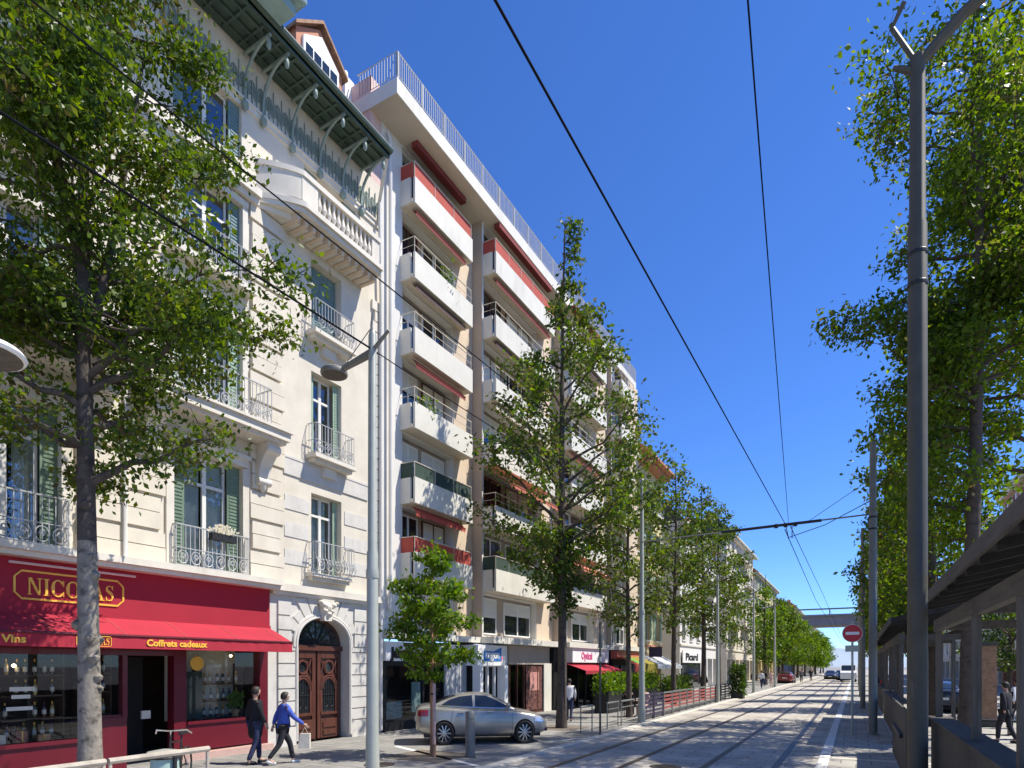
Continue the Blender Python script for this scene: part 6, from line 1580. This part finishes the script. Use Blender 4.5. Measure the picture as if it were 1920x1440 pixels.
def person(label, loc, rz, H=1.72, top='c_black', legs='c_jeans', shoes='shoe_d', hair='hair', stride=.0, armswing=.0, coat=0, sit=False, group=None, turn=0., lean=.0, long_hair=False, fine=True, armr=None):
    """+x is forward; one skinned body, clothes and hair as children"""
    t = thing('person', label, 'person', (0,0,0), group); k = H/1.75
    P = {}
    hipz = .93 if not sit else .52
    P['pel'] = (0,0,hipz); P['wst'] = (.01+lean*.3,0,hipz+.17); P['chs'] = (.0+lean*.7,0,hipz+.40); P['nck'] = (-.01+lean,0,hipz+.56)
    P['hd0'] = (.0+lean,0,hipz+.63); P['hd1'] = (.025+lean,0,hipz+.70); P['hd2'] = (.02+lean,0,hipz+.77); P['hd3'] = (.01+lean,0,hipz+.81)
    for s_, sg in (('l',1),('r',-1)):
        st = stride*(1 if sg > 0 else -1)
        P['hip'+s_] = (0,sg*.09,hipz-.04)
        if sit:
            P['kne'+s_] = (.42,sg*.12,.50); P['ank'+s_] = (.44,sg*.12,.08); P['toe'+s_] = (.60,sg*.13,.035)
        else:
            kz = .50; P['kne'+s_] = (st*.5+.03+abs(stride)*.10,sg*.09,kz+abs(stride)*.02)
            back = st < 0
            P['ank'+s_] = (st-(.02 if not back else .06),sg*.085,.085+(.07 if back and stride > .25 else 0)); P['toe'+s_] = (P['ank'+s_][0]+.17,sg*.095,.035 if not (back and stride > .25) else .04)
        sw = -armswing*sg
        if armr and sg < 0: sw = armr
        P['sho'+s_] = (lean*.9,sg*.185,hipz+.50); P['elb'+s_] = (lean*.8-.03+sw*.45,sg*.235,hipz+.235+abs(sw)*.04)
        P['wri'+s_] = (lean*.8+.03+sw,sg*.235,hipz-.0+abs(sw)*.12) if not sit else (.3,sg*.2,.72)
        w = Vector(P['wri'+s_]); d = (w-Vector(P['elb'+s_])).normalized(); P['plm'+s_] = tuple(w+d*.07)
    V = []; E = []; Rr = []; idx = {}
    def add(n, r_): idx[n] = len(V); V.append(tuple(c*k for c in P[n])); Rr.append(r_*k if not isinstance(r_, tuple) else (r_[0]*k, r_[1]*k))
    for n, r_ in (('pel',.115),('wst',.095),('chs',.105),('nck',.05),('hd0',.058),('hd1',.085),('hd2',.088),('hd3',.062)): add(n, r_)
    for a, c in (('pel','wst'),('wst','chs'),('chs','nck'),('nck','hd0'),('hd0','hd1'),('hd1','hd2'),('hd2','hd3')): E.append((idx[a], idx[c]))
    P['nos'] = (P['hd1'][0]+.098,0,P['hd1'][2]+.005)
    for s_, sg in (('l',1),('r',-1)):
        for n, r_ in (('hip',.088),('kne',.058),('ank',.04),('toe',.035),('sho',.06),('elb',.042),('wri',.028),('plm',.03)): add(n+s_, r_)
        for a, c in (('pel','hip'+s_),('hip'+s_,'kne'+s_),('kne'+s_,'ank'+s_),('ank'+s_,'toe'+s_),('chs','sho'+s_),('sho'+s_,'elb'+s_),('elb'+s_,'wri'+s_),('wri'+s_,'plm'+s_)): E.append((idx[a], idx[c]))
        if fine:
            w = Vector(P['plm'+s_]); d = (w-Vector(P['wri'+s_])).normalized(); fwd = Vector((1,0,0)); fwd = (fwd-d*fwd.dot(d)).normalized()
            for q, (u, ln) in enumerate(((.028,.07),(.010,.08),(-.008,.075),(-.024,.06))):
                a = w+fwd*u+d*.03; P[f'f{q}'+s_] = tuple(a); P[f'g{q}'+s_] = tuple(a+d*ln*.55+Vector((0,-sg*.012,0))); P[f'h{q}'+s_] = tuple(a+d*ln+Vector((0,-sg*.035,0)))
                add(f'f{q}'+s_, .010); add(f'g{q}'+s_, .009); add(f'h{q}'+s_, .008); E += [(idx['plm'+s_], idx[f'f{q}'+s_]), (idx[f'f{q}'+s_], idx[f'g{q}'+s_]), (idx[f'g{q}'+s_], idx[f'h{q}'+s_])]
            a = Vector(P['wri'+s_])+d*.03+fwd*.03; P['t0'+s_] = tuple(a); P['t1'+s_] = tuple(a+fwd*.025+d*.045); add('t0'+s_, .012); add('t1'+s_, .010); E += [(idx['plm'+s_], idx['t0'+s_]), (idx['t0'+s_], idx['t1'+s_])]
    if fine:
        for n, p in (('nos', P['nos']), ('earl', (P['hd1'][0]-.01,.092,P['hd1'][2]+.01)), ('earr', (P['hd1'][0]-.01,-.092,P['hd1'][2]+.01))):
            P[n] = p; add(n, .013); E.append((idx['hd1'], idx[n]))
    skin(V, E, Rr, 'body', 'skin', t)
    def sub(names, edges, rad, nm, mt):
        vv = [tuple(c*k for c in P[n]) for n in names]; ii = {n: i for i, n in enumerate(names)}
        return skin(vv, [(ii[a], ii[c]) for a, c in edges], [r_*k if not isinstance(r_, tuple) else tuple(x*k for x in r_) for r_ in rad], nm, mt, t)
    P['low'] = (P['pel'][0]-.01,0,hipz-.12-coat)
    P['col'] = (P['nck'][0],0,P['nck'][2]-.02)
    sub(['wst','low','chs','col','shol','elbl','wril','shor','elbr','wrir'], [('wst','low'),('wst','chs'),('chs','col'),('chs','shol'),('shol','elbl'),('elbl','wril'),('chs','shor'),('shor','elbr'),('elbr','wrir')],
        [.150,(.165+coat*.1),.165,.088,.085,.062,.045,.082,.062,.045], 'jacket', top)
    P['cufl'] = tuple(Vector(P['ankl']).lerp(Vector(P['knel']), .02)); P['cufr'] = tuple(Vector(P['ankr']).lerp(Vector(P['kner']), .02))
    sub(['pel','hipl','knel','cufl','hipr','kner','cufr'], [('pel','hipl'),('hipl','knel'),('knel','cufl'),('pel','hipr'),('hipr','kner'),('kner','cufr')], [.135,.105,.074,.056,.105,.074,.056], 'trousers', legs)
    for s_ in 'lr':
        P['hl'] = (P['ank'+s_][0]-.045, P['ank'+s_][1], P['ank'+s_][2]-.045); P['md'] = (P['ank'+s_][0]+.06, P['ank'+s_][1], (P['ank'+s_][2]-.045+P['toe'+s_][2])/2); P['tt'] = (P['toe'+s_][0]+.02, P['toe'+s_][1], P['toe'+s_][2])
        sub(['hl','md','tt'], [('hl','md'),('md','tt')], [.045,.047,.036], 'shoe', shoes)
    # hair: cap over skull, open at the face
    b = MB(); c = Vector(P['hd2'])*k+Vector((-.012,0,.0))*k; nseg = 14; rows = []
    for i in range(7):
        ph = i/6*(2.15 if not long_hair else 2.4); row = []
        for j in range(nseg+1):
            th_ = math.pi*(-1+2*j/nseg); front = max(0, math.cos(th_)); p2 = min(ph, 1.12 if front > .62 else (1.6 if front > .2 else 9))
            row.append(tuple(c+Vector((.108*math.sin(p2)*math.cos(th_), .098*math.sin(p2)*math.sin(th_), .088*math.cos(p2)-.0-(.055*(i/6)**2 if front < .35 else 0)))*k))
        rows.append(row)
    for i in range(6):
        for j in range(nseg): b.quad(rows[i][j], rows[i][j+1], rows[i+1][j+1], rows[i+1][j])
    b.build('hair', m[hair], t, True)
    if fine:
        for sg in (-1, 1):
            b = MB(); e = Vector((P['hd1'][0]+.078, sg*.032, P['hd1'][2]+.03))*k; b.lathe(tuple(e), [(.002,-.012),(.011,-.004),(.011,.004),(.002,.012)], 8, 'x'); b.build('eye', m['plastic'], t)
        b = MB(); e = Vector((P['hd1'][0]+.080, 0, P['hd1'][2]-.042))*k; b.box(e.x-.004,e.x+.008,-.024,.024,e.z-.005,e.z+.005); b.build('mouth', m['darkred'], t)
    t.location = loc; t.rotation_euler = (0,0,rz)
    return t
g0 = .006
person('person in a long black coat and navy trousers walking beside the shop pillar', (-11.72, 9.16, g0), R(80), 1.70, 'c_black', 'c_jeans', 'shoe_d', 'hair', .16, .08, .28)
w_ = person('person in a bright blue shirt and dark trousers striding past the carriage door', (-11.15, 9.42, g0), R(66), 1.58, 'c_blue', 'c_dark', 'shoe_w', 'hair', .30, .22, .0, lean=.05, armr=.38)
t = thing('carrier_bag', 'pale carrier bag held by the person in the blue shirt', 'bag', (-10.85, 9.75, .45)); b = MB()
b.prism([(-11.0,9.72,.32),(-10.78,9.86,.32),(-10.8,9.88,.66),(-10.98,9.76,.66)], (-.05,.08,0)); b.build('bag', m['paper'], t); b = MB(); b.tube([(-10.97,9.79,.65),(-10.93,9.86,.80),(-10.84,9.88,.65)], .006, 4); b.build('handles', m['paper'], t)
person('person in a white top walking behind the tall conical tree', (-9.95, 22.4, g0), R(110), 1.65, 'c_white', 'c_jeans', 'shoe_d', 'hair', .2, .15)
person('seated person in black at the terrace by the green hedge', (-8.6, 25.6, g0), R(-60), 1.7, 'c_black', 'c_dark', 'shoe_d', 'hair', sit=True)
person('seated person in pale pink at the terrace by the second left lamp', (-8.1, 26.3, g0), R(-100), 1.65, 'c_pink', 'c_pink', 'shoe_w', 'hair', sit=True)
def chair(label, x, y, rz):
    t = thing('terrace_chair', label, 'chair', (0,0,0), 'terrace chairs')
    b = MB(); b.box(-.2,.2,-.2,.2,.40,.43); b.build('seat', m['iron'], t)
    b = MB(); b.box(-.22,-.19,-.2,.2,.55,.85); b.build('backrest', m['iron'], t)
    for sx in (-.2,.18):
        for sy in (-.2,.18):
            b = MB(); b.box(sx,sx+.025,sy,sy+.025,0,.40 if sx > 0 else .86); b.build('leg', m['iron'], t)
    t.location = (x,y,g0); t.rotation_euler = (0,0,rz)
chair('black chair under the seated person in black', -8.6, 25.6, R(-60)); chair('black chair under the seated person in pink', -8.1, 26.3, R(-100))
far = [(-8.2,60,.9,'c_dark','c_dark','dark clothes under the first bright green tree',1.75),(-7.9,63,1.3,'c_white','c_jeans','a white shirt near the first bright green tree',1.7),(-7.6,68,-1.4,'c_pink','c_pink','pale pink clothes by the tram line',1.65),(-8.6,71,1.5,'c_black','c_jeans','a black top under the second bright green tree',1.75),
       (-6.2,88,-1.5,'c_grey','c_dark','a grey jacket far along the kerb',1.75),(-5.6,97,-1.5,'c_black','c_dark','black at the far end of the kerb',1.8),(1.35,37.5,-1.6,'c_red','c_jeans','a red jacket behind the grey pole',1.72),(1.0,41,1.6,'c_dark','c_jeans','dark clothes beyond the person in the red jacket',1.75),
       (4.9,27.2,2.2,'c_white','c_dark','a white top on the sunny square behind the stalls',1.72),(3.7,22.0,2.5,'c_dark','c_dark','dark clothes behind the first stall post',1.7),(-9.6,45.5,1.1,'c_black','c_dark','black beside the frozen food shop',1.75)]
for (x, y, rz, tp, lg, lab, h) in far:
    person('distant person in '+lab if y > 50 else 'person in '+lab, (x,y,.012), rz, h, tp, lg, 'shoe_d', 'hair', .18, .12, fine=False)
for o in SC.objects:
    if o.type == 'MESH' and not o.data.materials: o.data.materials.append(m['stone'])
